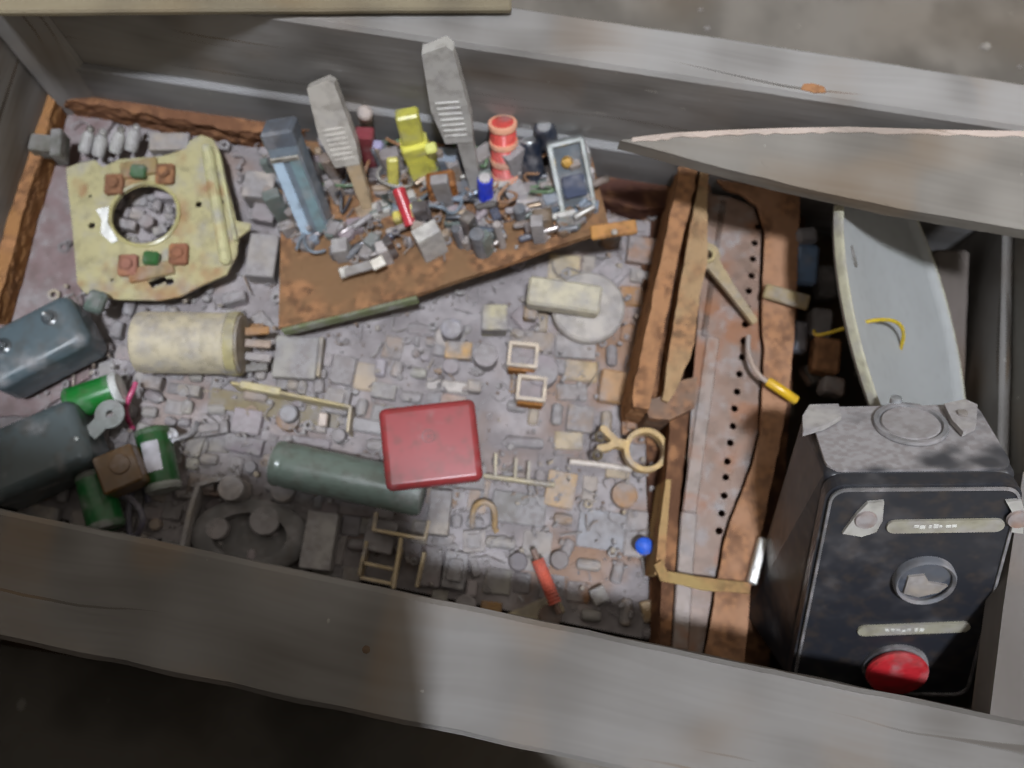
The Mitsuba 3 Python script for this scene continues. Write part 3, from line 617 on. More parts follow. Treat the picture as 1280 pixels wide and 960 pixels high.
# copper coil stub
lab('copper_coil', 'small reddish copper wound coil lying by the front plank', 'coil')
a_, b_ = V(*(.0275, .026, .03)), V(*(.0397, .0057, .03)); Lc = np.linalg.norm(b_ - a_)
pr = [(0, 0)]
n_ = 13
for k in range(n_ * 4 + 1):
    s = k / (n_ * 4); pr.append((.0034 + .00035 * math.cos(k * math.pi / 2), s * Lc))
put('copper_coil__winding', along(lathe(pr + [(0, Lc + .0001)], 18), a_, b_), 'dust_light', (196, 96, 78), 30)
put('copper_coil__core', along(cyl(.0016, Lc + .012), a_ - (b_ - a_) / Lc * .006, b_), 'dust_medium', (120, 92, 78), 40)
for p, c, r in (((.0179, .0238, .026), (96, 88, 92), .005), ((.0394, .028, .026), (110, 100, 98), .005), ((.0385, -.001, .026), (104, 84, 74), .006)):
    can(K + '__round_capacitor', p, r, .008, c, 'dust_medium')

# ---------------------------------------------------------------- second circuit board, tilted on top
S = 'small_circuit_board'
lab(S, 'rusty brown smaller circuit board crowded with parts, tilted on the big one', 'circuit board')
f0, f1, f2 = V(*(-.1295, .1259, .037)), V(*(.0387, .2029, .06)), V(*(-.1689, .2476, .014))
NB = np.cross(f1 - f0, f2 - f0); NB /= np.linalg.norm(NB)
RB = basis(NB, f1 - f0)
def onb(q, h=0.0):
    """point q = (eye ray at z=0) is re-cut with the small board's plane raised by h"""
    q = V(*q); d = q - EYE
    t = ((f0 + NB * h - EYE) @ NB) / (d @ NB)
    return EYE + d * t
ring_px = [(-.1398, .136, 0), (-.104, .1509, 0), (-.0645, .1696, 0), (-.0204, .1944, 0), (.0155, .2151, 0), (.044, .2306, 0), (.062, .2369, 0), (.0572, .2275, 0), (.0361, .2378, 0), (.0256, .2797, 0), (-.0244, .2832, 0), (-.0937, .2755, 0), (-.1737, .2548, 0), (-.1544, .2115, 0)]
lp = [RB.T @ (onb(q) - f0) for q in ring_px]
m = prism(Polygon([q[:2] for q in (lp[0], lp[1], lp[2], lp[3], lp[4], lp[5], lp[9], lp[10], lp[11], lp[12], lp[13])]).buffer(0), .0032, -.0032)
v, f = trimesh.remesh.subdivide_to_size(m.vertices, m.faces, .006); m = trimesh.Trimesh(v, f, process=True)
m.vertices[:, 2] += (meshkit.fbm(m.vertices * 60, 3, 2) - .5) * .0014
put(S + '__board', moved(m, RB, f0), 'rust', (128, 99, 74))
put(S + '__front_edge_strip', moved(slab((lp[0][0] + .001, lp[0][1] - .0012, -.0005), (lp[2][0], lp[2][1] - .0012, -.0005), .0022, .006, .0005), RB, f0), 'dust_medium', (104, 110, 78))
put(S + '__corner_tab', slab(onb((.0327, .2265, 0), .002), onb((.0602, .2355, 0), .002), .008, .003, .0008), 'rust', (190, 140, 84))
put(S + '__corner_tab__screw', moved(cyl(.0018, .0016, .0006, 12), RB, onb((.0472, .2285, 0), .002)), 'metal_dusty', (220, 210, 196), 40)
def stand(key, base, top, mesh_fn, mat, col, sm=False, xh=None):
    """part standing from base (on the small board) to the world point top; mesh_fn(length) gives a mesh along +z"""
    p, q = onb(base), V(*top)
    xh = RB[:, 0] if xh is None else xh
    return put(key, moved(mesh_fn(np.linalg.norm(q - p)), basis(q - p, xh), p), mat, col, sm)
XR = V(1, .12, 0)
# steel relay at the left
stand(S + '__relay', (-.1299, .2019, 0), (-.1395, .2193, .084), lambda L: cbox(.0165, .015, L, .0012), 'dust_light', (112, 122, 132), xh=XR)
p_, q_ = onb((-.1299, .2019, 0)), V(*(-.1395, .2193, .084)); Rr = basis(q_ - p_, XR); Lr = np.linalg.norm(q_ - p_)
for x, c in ((-.0046, (176, 196, 214)), (.0046, (120, 144, 150))):
    put(S + '__relay__side_plate', moved(cbox(.0058, .0014, Lr * .72, .0004), Rr, p_ + Rr @ V(x, -.0082, .002)), 'dust_light', c)
put(S + '__relay__cap', moved(cbox(.0175, .016, .010, .0014), Rr, p_ + Rr @ V(0, 0, Lr - .009)), 'dust_light', (92, 96, 104))
put(S + '__relay__clip', moved(cbox(.0155, .0012, .0028, .0004), Rr, p_ + Rr @ V(0, -.0088, Lr - .0155)), 'metal_dusty', (226, 220, 210))
# two grey stepped plastic wedges (card connectors)
def wedge(root, base, top, w, tilt_col, stem_col, lbl):
    p, q = onb(base), V(*top)
    R = basis(q - p, XR); L = np.linalg.norm(q - p)
    up = Polygon([(-w * .30, L * .40), (w * .42, L * .40), (w * .48, L * .55), (w * .34, L * .97), (w * .18, L), (-w * .42, L * .965), (-w * .5, L * .62)])
    lo = Polygon([(-w * .02, L * .42), (w * .42, L * .42), (w * .40, L * .05), (w * .16, L * .0), (w * .10, L * .06)])
    R2 = R @ np.array([[1, 0, 0], [0, 0, -1.], [0, 1, 0]])
    put(root + '__blade', moved(prism(up, .008, -.004), R2, p), 'dust_light', tilt_col)
    put(root + '__stem', moved(prism(lo, .006, -.003), R2, p), 'dust_light', stem_col)
    for k in range(7):
        y = L * (.66 - .036 * k)
        put(root + '__tooth', moved(cbox(w * .62, .003, .0016, .0005), R, p + R @ V(-w * .05 + w * .012 * k, -.0031, y)), 'dust_light', tuple(c + 16 for c in tilt_col))
    labels[root] = {'label': lbl}
wedge(S + '__wedge_connector', (-.106, .2145, 0), (-.1204, .2444, .094), .0190, (170, 164, 156), (166, 144, 116), 'grey stepped plastic wedge with a rusty stem')
wedge(S + '__wedge_connector_001', (-.045, .24, 0), (-.0594, .2502, .132), .0200, (168, 165, 160), (156, 152, 148), 'taller grey stepped plastic wedge')
# red copper coil
p_, q_ = onb((-.0233, .2502, 0)), V(*(-.0269, .2462, .08)); Lq = np.linalg.norm(q_ - p_); Rq = basis(q_ - p_, XR)
pr = [(0, 0)]
for k in range(81):
    pr.append((.0068 + .00030 * math.cos(k * math.pi / 2), .004 + (Lq - .007) * k / 80))
put(S + '__coil', moved(lathe(pr + [(0, Lq - .0029)], 28), Rq, p_), 'dust_light', (214, 84, 76), 40)
for o in (.30, .62, .0, .93):
    put(S + '__coil__band', moved(lathe([(.0060, 0), (.0076, 0), (.0078, .0008), (.0078, .0024), (.0076, .0032), (.0060, .0032)], 28), Rq, p_ + Rq[:, 2] * (.003 + o * (Lq - .006))), 'dust_light', (232, 168, 138), 40)
# black electrolytics with pale tops
for b, t, r in (((-.006, .2543, 0), (-.0116, .2436, .066), .0062), ((-.012, .2815, 0), (-.0184, .2583, .08), .0052), ((.0038, .2703, 0), (-.0047, .2501, .072), .0058)):
    p_, q_ = onb(b), V(*t); L_ = np.linalg.norm(q_ - p_); R1 = basis(q_ - p_, XR)
    k = put(S + '__electrolytic', moved(lathe([(0, 0), (r, 0), (r, .002), (r * .93, .003), (r, .004), (r, L_ - .0008), (r * .9, L_), (0, L_)], 24), R1, p_), 'dust_light', (34, 40, 54), 40)
    put(k + '__top', moved(lathe([(0, 0), (r * .68, 0), (r * .62, .0008), (0, .0009)], 20), R1, q_), 'metal_dusty', (200, 202, 204), 40)
# silver framed relay at the right, brass screw
p_, q_ = onb((.0227, .2419, 0)), V(*(.0076, .2415, .074)); R1 = basis(q_ - p_, XR); L_ = np.linalg.norm(q_ - p_)
k = put(S + '__framed_relay', moved(cbox(.0165, .010, L_, .001), R1, p_), 'dust_light', (84, 92, 100))
put(k + '__frame', moved(cat(cbox(.0032, .0125, L_ + .001, .0006).apply_translation((-.0086, -.001, 0)), cbox(.0028, .0125, L_ + .001, .0006).apply_translation((.0086, -.001, 0)), cbox(.0195, .012, .003, .0008).apply_translation((0, -.001, L_ - .001))), R1, p_), 'metal_dusty', (206, 212, 212))
put(k + '__brass_screw', moved(lathe([(0, 0), (.0034, 0), (.0034, .001), (.0022, .0024), (0, .0026)], 18), R1 @ np.array([[1, 0, 0], [0, 0, -1.], [0, 1, 0]]), p_ + R1 @ V(-.001, -.005, L_ * .72)), 'metal_dusty', (206, 160, 80), 40)
put(k + '__lower_coil', moved(cbox(.012, .003, L_ * .34, .0006), R1, p_ + R1 @ V(0, -.006, L_ * .18)), 'dust_light', (62, 70, 92))
for b, t, r, c in (((.0056, .293, 0), (-.0022, .2644, .07), .005, (176, 138, 62)), ((.0134, .2955, 0), (.0075, .2612, .07), .006, (184, 150, 84))):
    stand(S + '__brass_knob', b, t, lambda L, r=r: lathe([(0, 0), (r * .6, 0), (r * .6, L * .6), (r, L * .65), (r, L * .95), (r * .7, L), (0, L)], 18), 'metal_dusty', c, 40)
# yellow tape wrapped parts
YL = (222, 216, 96)
stand(S + '__yellow_coil', (-.0741, .2447, 0), (-.0775, .2423, .078), lambda L: cbox(.0125, .009, L, .0012), 'dust_light', (190, 184, 84), xh=V(1, .3, 0))
stand(S + '__yellow_tape', (-.0729, .2493, 0), (-.0739, .235, .062), lambda L: cbox(.0150, .0112, L, .0012), 'dust_light', YL, xh=V(1, .3, 0))
stand(S + '__yellow_coil', (-.0901, .2344, 0), (-.0847, .2277, .054), lambda L: cbox(.0062, .006, L, .001), 'dust_light', (200, 190, 96))
stand(S + '__yellow_coil', (-.0671, .2558, 0), (-.0635, .2318, .064), lambda L: cbox(.0065, .006, L, .001), 'dust_light', (212, 212, 120))
put(S + '__yellow_tag', slab(onb((-.0778, .2214, 0), .016), onb((-.07, .2271, 0), .016), .0085, .010, .001), 'dust_light', (226, 224, 150))
put(S + '__yellow_tag', slab(onb((-.0877, .2166, 0), .012), onb((-.0832, .2184, 0), .012), .006, .008, .001), 'dust_light', (206, 190, 90))
# red sleeve, blue capacitor, other colours
p_, q_ = onb((-.0752, .2123, 0), .010), onb((-.0872, .2349, 0), .020)
put(S + '__red_sleeve', along(lathe([(0, 0), (.0032, 0), (.0036, .0006), (.0036, np.linalg.norm(q_ - p_) - .0006), (.0032, np.linalg.norm(q_ - p_)), (0, np.linalg.norm(q_ - p_))], 18), p_, q_), 'dust_light', (186, 52, 62), 40)
k = stand(S + '__blue_capacitor', (-.0327, .2346, 0), (-.0317, .2192, .062), lambda L: lathe([(0, 0), (.0042, 0), (.0044, .001), (.0044, L - .001), (.0038, L), (0, L)], 20), 'dust_light', (44, 62, 190), 40)
put(k + '__top', moved(lathe([(0, 0), (.0034, 0), (.0030, .0012), (0, .0014)], 16), RB, (-.0318, .2195, .0623)), 'dust_medium', (196, 190, 190), 40)
stand(S + '__red_block', (-.1075, .2476, 0), (-.1013, .2367, .06), lambda L: cbox(.0105, .008, L, .001), 'dust_light', (132, 62, 68), xh=XR)
stand(S + '__pale_knob', (-.1124, .2678, 0), (-.1018, .2453, .066), lambda L: cyl(.0042, L, .0012, 18), 'dust_medium', (176, 160, 150), 40)
stand(S + '__lilac_block', (-.1019, .2497, 0), (-.0935, .233, .056), lambda L: cbox(.0052, .005, L, .0008), 'dust_light', (170, 164, 200), xh=XR)
stand(S + '__brown_transformer', (-.0581, .2323, 0), (-.0561, .2179, .058), lambda L: cbox(.016, .012, L, .0014), 'rust', (134, 84, 44), xh=V(1, .3, 0))
put(S + '__bright_foil', slab(onb((-.1117, .1749, 0), .008), onb((-.0881, .1871, 0), .012), .0055, .0015, .0004), 'metal_dusty', (190, 186, 186))
put(S + '__bright_foil', slab(onb((-.1117, .1749, 0), .0085), onb((-.1057, .1785, 0), .0085), .0062, .0016, .0004), 'metal_dusty', (238, 236, 232))
put(S + '__bright_foil', slab(onb((-.094, .183, 0), .0125), onb((-.0873, .1883, 0), .0125), .0062, .0016, .0004), 'metal_dusty', (238, 232, 222))
# small parts and wires crowded along its rear half
r4 = random.Random(21)
PAL = [(124, 118, 120), (136, 128, 128), (100, 102, 108), (148, 140, 136), (84, 78, 74), (120, 100, 84), (106, 114, 110), (150, 136, 126), (76, 80, 96), (140, 134, 136), (156, 148, 150), (166, 156, 152), (146, 132, 138), (130, 140, 154), (178, 170, 168), (188, 184, 178), (160, 140, 120)]
ux = lp[5][:2] - lp[0][:2]; uy = lp[12][:2] - lp[0][:2]
AREA = Polygon([q[:2] for q in (lp[9], lp[10], lp[11], lp[12])] + [lp[12][:2] * .45 + lp[0][:2] * .55, lp[0][:2] * .45 + lp[2][:2] * .35 + lp[11][:2] * .20, lp[2][:2] * .55 + lp[3][:2] * .3 + lp[11][:2] * .15, lp[3][:2] * .95 + lp[10][:2] * .05, lp[4][:2] * .97 + lp[10][:2] * .03, lp[5][:2] * .9 + lp[9][:2] * .1]).buffer(-.003)
bx0, by0, bx1, by1 = AREA.bounds
TALL = [onb(q) for q in ((-.1299, .2019, 0), (-.106, .2145, 0), (-.045, .24, 0), (-.0233, .2502, 0), (-.006, .2543, 0), (.0227, .2419, 0), (-.0741, .2447, 0), (-.0901, .2344, 0), (-.0327, .2346, 0), (-.0801, .2179, 0), (-.1075, .2476, 0))]
made = 0
while made < 300:
    b2 = V(r4.uniform(bx0, bx1), r4.uniform(by0, by1))
    if not AREA.contains(Point(b2)): continue
    base = f0 + RB @ V(b2[0], b2[1], 0)
    made += 1
    if base[1] > .240: continue
    c = r4.choice(PAL); h = r4.uniform(.006, .012) if r4.random() < .5 else r4.uniform(.012, .024); w = r4.uniform(.0038, .0092)
    if any(abs(base[0] - q[0]) < .0095 and -.022 < base[1] - q[1] < .004 for q in TALL): h = min(h, .005)
    kind = r4.random(); ya = r4.gauss(0, .35)
    R1 = RB @ rotz(ya)
    if kind < .45:
        put(S + '__component_block', moved(cbox(w * r4.uniform(.7, 1.6), w, h, .0005), R1, base), r4.choice(['dust_medium', 'dust_light', 'dust_heavy', 'dust_heavy', 'metal_dusty']), c)
    elif kind < .7:
        put(S + '__capacitor', moved(cyl(w * .5, h, .0005, 14), R1, base), r4.choice(['dust_medium', 'dust_light']), c, 35)
    else:
        ln = r4.uniform(.008, .016); q = base + R1 @ V(0, 0, r4.uniform(.002, .008))
        put(S + '__resistor', moved(lathe([(0, 0), (.0012, .0003), (.0019, .0012), (.0019, ln - .0012), (.0012, ln - .0003), (0, ln)], 12), R1 @ np.array([[0, 0, 1.], [0, 1, 0], [-1, 0, 0]]), q), r4.choice(['dust_medium', 'dust_light', 'metal_dusty']), c, 40)
for sd, nn, cc in ((41, 130, (120, 114, 114)), (42, 110, (150, 142, 138)), (43, 70, (128, 100, 80))):
    k = put(S + '__small_debris', moved(cat(*debris(nn, AREA, lambda x, y: .001 + .008 * r4.random() ** 2, sd)), RB, f0), 'dust_medium', cc)
    lab(k, 'small loose bits strewn between the parts', kind='stuff')
for i in range(44):
    s, t = r4.uniform(.15, .9), r4.uniform(.25, .85)
    b2 = lp[0][:2] + ux * s + uy * t; base = f0 + RB @ V(b2[0], b2[1], .004)
    pts = [base]
    for k in range(3):
        pts.append(pts[-1] + RB @ V(r4.uniform(-.012, .014), r4.uniform(-.010, .008), r4.uniform(-.002, .007)))
    pts = [q if q[1] < .243 else V(q[0], .243, q[2]) for q in pts]
    put(S + '__wire', tube(pts, r4.uniform(.0007, .0011), 6, 5), 'dust_light', r4.choice([(150, 146, 140), (60, 60, 66), (110, 120, 130), (96, 120, 90), (150, 110, 80)]), 60)

# ---------------------------------------------------------------- rusty rail on the right
N_ = 'rusty_rail'
lab(N_, 'long rusty metal rail with a row of holes beside the big circuit board', 'rail')
holes = [Point(q[:2] - V(.0012, 0)).buffer(.0019, quad_segs=5) for q in ((.124, .2265, .042), (.1231, .2165, .042), (.123, .2068, .042), (.123, .1968, .042), (.1224, .1876, .042), (.1224, .1777, .042), (.1219, .1679, .042), (.1219, .1582, .042), (.1219, .149, .042), (.1214, .1394, .042),
    (.121, .1295, .042), (.1206, .1201, .042), (.1206, .1104, .042), (.1201, .1012, .042), (.1194, .0911, .042), (.1193, .0826, .042), (.1194, .0728, .042), (.119, .0635, .042), (.1186, .0543, .042))]
rust_sheet(N_ + '__panel', [(.091, .2558, .042), (.0952, .2419, .042), (.1062, .2418, .042), (.1189, .2385, .042), (.1246, .2251, .042), (.1278, .1716, .042), (.1311, .1537, .042), (.1327, .1093, .042), (.13, .0915, .042), (.119, .0503, .042), (.1147, -.0094, .042), (.1047, -.0109, .042), (.0987, .0612, .042), (.0958, .1298, .042), (.0945, .1848, .042)],
           .042, .0016, (134, 110, 97), amp=.0003, seed=5, holes=holes, mat='plated')
lab(N_ + '__panel', 'dusty mauve panel pierced by a row of small holes')
rust_sheet(N_ + '__side_plate', [(.0935, .2566, .048), (.0962, .2475, .048), (.1003, .2433, .048), (.1095, .2419, .048), (.1195, .2367, .048), (.1251, .2235, .048), (.1279, .1697, .048), (.1311, .152, .048), (.1327, .1081, .048), (.1299, .0906, .048), (.1191, .0499, .048), (.1147, -.009, .048),
           (.1345, -.0121, .048), (.1343, .0266, .048), (.1401, .0796, .048), (.1456, .1276, .048), (.1463, .1636, .048), (.1433, .2507, .048), (.1198, .2536, .048)], .048, .0018, (166, 126, 100), amp=.0010, size=.004, seed=6)
lab(N_ + '__side_plate', 'orange brown rusted side plate with a curved edge')
rust_sheet(N_ + '__bed', [(.0556, .2606, .02), (.1565, .2675, .02), (.1558, -.0157, .02), (.0947, -.0169, .02)], .020, .004, (74, 52, 42), amp=.0005, seed=7)
rust_sheet(N_ + '__flange', [(.072, .2449, .062), (.082, .2466, .062), (.0799, .2203, .062), (.0764, .1881, .062), (.0758, .1779, .062), (.0739, .1561, .062), (.0715, .1183, .062), (.0711, .1072, .062), (.0628, .1076, .062), (.0616, .1142, .062), (.0641, .1457, .062), (.067, .1796, .062)], .062, .040, (162, 120, 88), amp=.0011, size=.004, seed=8)
lab(N_ + '__flange', 'upright orange rusted flange at the left')
rust_sheet(N_ + '__flange', [(.0841, .2481, .06), (.0885, .2488, .06), (.0891, .2286, .06), (.0928, .1917, .06), (.0905, .1721, .06), (.0906, .1462, .06), (.0847, .1227, .06), (.0807, .1135, .06), (.0774, .1138, .06), (.0785, .1487, .06), (.0812, .2036, .06)], .060, .036, (164, 136, 104), amp=.0011, size=.004, seed=9)
rust_sheet(N_ + '__channel_floor', [(.0824, .2542, .044), (.0905, .2556, .044), (.0899, .1647, .044), (.0847, .1164, .044), (.0712, .1143, .044), (.0744, .1621, .044)], .044, .010, (98, 72, 56), amp=.0005, seed=10)
rust_sheet(N_ + '__end_block', [(.069, .1133, .056), (.0803, .1178, .056), (.0845, .1254, .056), (.0949, .1305, .056), (.095, .1133, .056), (.0833, .1054, .056), (.0726, .1045, .056)], .056, .034, (124, 104, 92), amp=.0006, seed=11)
rust_sheet(N_ + '__inner_wall', [(.085, .1095, .046), (.0947, .1146, .046), (.0946, .0601, .046), (.0977, -.0063, .046), (.0922, -.0072, .046), (.0872, .059, .046)], .046, .026, (98, 70, 54), amp=.0005, seed=12)
rust_sheet(N_ + '__inner_lip', [(.086, .0753, .047), (.0885, .0757, .047), (.0901, .0349, .047), (.0898, .0269, .047), (.0857, .027, .047), (.0855, .0504, .047)], .048, .028, (166, 136, 96), amp=.0004, seed=13)
rust_sheet(N_ + '__cross_strap', [(.0842, .0314, .052), (.0879, .0343, .052), (.0909, .0293, .052), (.1095, .029, .052), (.132, .0301, .052), (.1332, .0248, .052), (.1101, .0228, .052), (.0883, .0241, .052)], .052, .003, (160, 136, 92), amp=.0005, seed=14)
for q in (((.102, .239, .0432), (.0988, .1572, .0432), .0030, .0022, (92, 70, 58)), ((.1039, .1579, .0435), (.1008, .0614, .0435), .0075, .0025, (146, 130, 122)), ((.1008, .0614, .0435), (.1032, -.0072, .0435), .0085, .0025, (142, 126, 118))):
    put(N_ + '__ridge', slab(q[0], q[1], q[2], q[3], .0008), 'plated', q[4])
lab('bright_clip', 'bright bare metal clip on the near end of the rusty rail', 'clip')
put('bright_clip', slab((.1375, .0531, .054), (.1334, .0295, .054), .0048, .006, .0008), 'metal_dusty', (225, 222, 216))
# lever with an eye, lying on the rail
Lv = 'eyelet_lever'
lab(Lv, 'tan lever with an eyelet end lying slantwise on the rusty rail', 'lever')
e0, e1 = V(*(.0932, .1984, .056)), V(*(.1239, .1674, .05))
xd = (e1 - e0) / np.linalg.norm(e1 - e0); Re = basis((0, 0, 1), xd)
Ll = np.linalg.norm(e1 - e0)
arm = Point(0, 0).buffer(.0072, 10).union(Polygon([(0, -.0045), (Ll * .5, -.0026), (Ll, -.0018), (Ll, .0018), (Ll * .5, .0026), (0, .0045)])).difference(Point(0, 0).buffer(.0026, 8))
am = prism(arm, .0030, -.0030); am.vertices[:, 2] += am.vertices[:, 0] / Ll * (e1[2] - e0[2])
put(Lv + '__arm', moved(am, Re, e0), 'dust_medium', (160, 140, 106))
put(Lv + '__collar', moved(lathe([(.0026, 0), (.0046, 0), (.0044, .0016), (.0026, .0016)], 20), np.eye(3), e0), 'dust_medium', (172, 154, 112), 40)
lab('yellow_sleeve', 'yellow sleeved wire end hooked over the rail edge', 'wire')
put('yellow_sleeve__wire', tube([(.1215, .1592, .049), (.1227, .145, .052), (.1279, .1365, .054), (.1342, .1331, .054)], .0014), 'dust_medium', (170, 150, 136), 60)
put('yellow_sleeve__sleeve', tube([(.1324, .1341, .054), (.1383, .1309, .055), (.1477, .1268, .053)], .0027), 'dust_light', (216, 172, 40), 60)
lab('flat_tab', 'flat tan metal tab sticking out over the rail edge', 'tab')
put('flat_tab', slab((.1267, .1853, .053), (.1507, .1812, .055), .0085, .0025, .001), 'dust_medium', (150, 130, 92))

# ---------------------------------------------------------------- between rail and dish
lab('blue_plug', 'small blue grey plastic plug between the rail and the dish', 'plug')
put('blue_plug__body', slab((.15, .2172, .05), (.152, .1956, .044), .013, .014, .002), 'dust_light', (104, 128, 160))
put('blue_plug__cap', slab((.1477, .2261, .052), (.15, .2177, .05), .012, .012, .002), 'dust_medium', (128, 126, 132))
jr = random.Random(8)
jk = [('metal_scrap', (.1509, .1745, .045), (.151, .1561, .045), .008, .006, (170, 172, 184), 'metal_dusty', 'bright grey metal scrap beside the rail edge'),
      ('rusty_scrap', (.1591, .1578, .044), (.174, .1575, .044), .020, .010, (172, 128, 96), 'rust', 'tan rusty lump below the yellow wire'),
      ('grey_scrap', (.164, .1854, .04), (.1634, .1689, .04), .012, .012, (130, 126, 128), 'dust_heavy', 'dusty grey lump just behind the yellow wire'),
      ('small_bobbin', (.1654, .1416, .044), (.1777, .1409, .044), .010, .010, (150, 124, 110), 'dust_heavy', 'small brown bobbin behind the button box'),
      ('dark_scrap', (.1593, .1463, .036), (.1678, .1522, .036), .012, .010, (70, 66, 64), 'dust_light', 'dark scrap beside the yellow sleeve'),
      ('grey_bracket', (.1676, .2163, .03), (.1698, .197, .03), .010, .012, (100, 98, 98), 'dust_medium', 'grey bracket deep beside the dish rim')]
for nme, p, q, w, h, c, mt, lb in jk:
    m = rough(slab(p, q, w, h, .0015), .004, .0009, 160, len(nme))
    put(nme, m, mt, c, 45); lab(nme, lb, 'scrap' if 'scrap' in nme else 'bracket' if 'bracket' in nme else 'bobbin')
lab('yellow_wire', 'thin yellow wire curving over the grey dish', 'wire')
put('yellow_wire', tube([(.1506, .1614, .066), (.1532, .1557, .084), (.1633, .1588, .094), (.1791, .1651, .088), (.1905, .1664, .078), (.1962, .1581, .064)], .0010), 'dust_light', (196, 168, 46), 60)

# ---------------------------------------------------------------- grey dish leaning at the right
Ds = 'metal_dish'
lab(Ds, 'pale grey round metal dish leaning behind the black button box', 'dish')
dn = V(.614, .097, .783); dn /= np.linalg.norm(dn); Rd = basis(dn, (0, 1, 0)) @ rotz(.3987) @ np.diag([.0886 / .0705, .0541 / .0705, 1]); cd = V(.1918, .1673, .0785)
R0 = .0705
dm = lathe([(0, -.0080), (.016, -.0080), (.022, -.0068), (.050, -.0030), (.0625, -.0022), (.0660, -.0012), (.0680, .0010), (R0 - .0010, .0016), (R0, .0004), (R0, -.0030), (.0680, -.0052), (.050, -.0062), (.020, -.0100), (0, -.0112)], 72)
put(Ds + '__shell', moved(dm, Rd, cd), 'smooth_paint', (150, 151, 150), 40)
rm = lathe([(R0 - .0014, .0010), (R0 - .0008, .0020), (R0 + .0004, .0020), (R0 + .0012, .0010), (R0 + .0008, -.0024), (R0 - .0012, -.0026)], 72)
put(Ds + '__rim', moved(rm, Rd, cd), 'dust_medium', (176, 172, 150), 40)
put(Ds + '__slot', moved(prism(affinity.scale(Point(0, 0).buffer(.003, 8), 1.5, .7), .0006), Rd, cd + Rd @ V(.030, .040, -.0030)), 'dust_medium', (112, 110, 106))
put(Ds + '__rust_chip', moved(prism([(-.004, -.003), (.006, -.001), (.005, .004), (-.003, .003)], .0012), Rd, cd + Rd @ V(-.040, -.012, -.0032)), 'rust', (150, 104, 80))

# wood offcuts at the right side
plank('wood_offcut', (.229, .2265, .052), (.2402, .1541, .03), .020, .012, (104, 96, 92), 15, amp=.0005); lab('wood_offcut', 'brown grey flat offcut leaning between dish and crate side', 'offcut')
pc = [(.2237, .0897, .128), (.2415, .0918, .128), (.2416, -.0111, .128), (.211, -.0156, .128), (.216, .0309, .128)]
m = prism(pc, .014, .114); v, f = trimesh.remesh.subdivide_to_size(m.vertices, m.faces, .012); m = trimesh.Trimesh(v, f, process=True); loc = m.vertices.copy()
put_wood('corner_block', m, np.c_[loc[:, 1], loc[:, 0], loc[:, 2]], (118, 113, 111), 5); lab('corner_block', 'pale end of a short wooden piece in the near right corner of the crate', 'block')

# ---------------------------------------------------------------- black push button box
X = 'button_box'
lab(X, 'dusty black push button box with red button and round indicator', 'button box')
pX = V(.1321, .0661, .149)
yw, tl, rl = .1458, .8237, -.1676
cy, sy, ct, st, crl, srl = math.cos(yw), math.sin(yw), math.cos(tl), math.sin(tl), math.cos(rl), math.sin(rl)
MX = np.array([[cy, -sy, 0], [sy, cy, 0], [0, 0, 1]]) @ np.array([[crl, 0, srl], [0, 1, 0], [-srl, 0, crl]]) @ np.array([[1, 0, 0], [0, ct, -st], [0, st, ct]])
Wd, Ln, Dp = .075, .112, .0558
def onface(q, axis=2, off=0.0):
    """local coordinates on the box where the sight line through q meets its face"""
    q = V(*q); d = q - EYE; n = MX[:, axis]
    t = ((pX + n * off - EYE) @ n) / (d @ n)
    return MX.T @ (EYE + d * t - pX)
def loc_put(key, mesh, mat, col, sm=False): return put(key, moved(mesh, MX, pX), mat, col, sm)
BLK = (38, 40, 46)
ball = trimesh.creation.uv_sphere(.004, count=[9, 16]).vertices
shell = [ball + V(*q) for q in ((.004, -.004, -.012), (Wd - .004, -.004, -.012), (-.003, -.124, -.012), (Wd - .002, -.124, -.012), (.003, -.007, -.052), (Wd - .003, -.006, -.052), (-.0155, -.130, -.052), (Wd + .004, -.130, -.052))]
loc_put(X + '__housing', trimesh.convex.convex_hull(np.vstack(shell)), 'dark_plastic', BLK, 40)
cov = Polygon([(0, 0), (Wd, 0), (Wd + .0015, -.129), (-.0062, -.129)]).buffer(-.008).buffer(.008, quad_segs=6)
cm = cat(prism(cov, .0065, -.0080), prism(cov.buffer(-.0012), .0014, -.0015))
loc_put(X + '__cover', cm, 'dark_plastic', BLK)
inner = cov.buffer(-.0012)
loc_put(X + '__cover_rim', prism(inner.difference(inner.buffer(-.0011)), .0012, -.0004), 'dust_medium', (92, 92, 94))
# lugs with screws at the cover corners
for qs, qc in ((((.1973, .0699, 0), (.2048, .0821, 0), (.2108, .0895, 0), (.22, .0918, 0), (.2196, .0807, 0), (.2163, .0738, 0), (.2083, .0699, 0)), (.21, .0801, 0)), (((.2902, .1029, 0), (.299, .1052, 0), (.3009, .0991, 0), (.3002, .0861, 0), (.2933, .0859, 0), (.295, .0953, 0)), (.2973, .0943, 0))):
    pts = [onface(q)[:2] for q in qs]
    k = loc_put(X + '__corner_lug', prism(pts, .0016, .0), 'dust_medium', (168, 166, 160))
    c = onface(qc)
    loc_put(k + '__screw', lathe([(0, 0), (.0046, 0), (.0042, .0012), (.0012, .0015), (0, .0012)], 18).apply_translation((c[0], c[1], .0014)), 'dust_heavy', (150, 118, 100), 40)
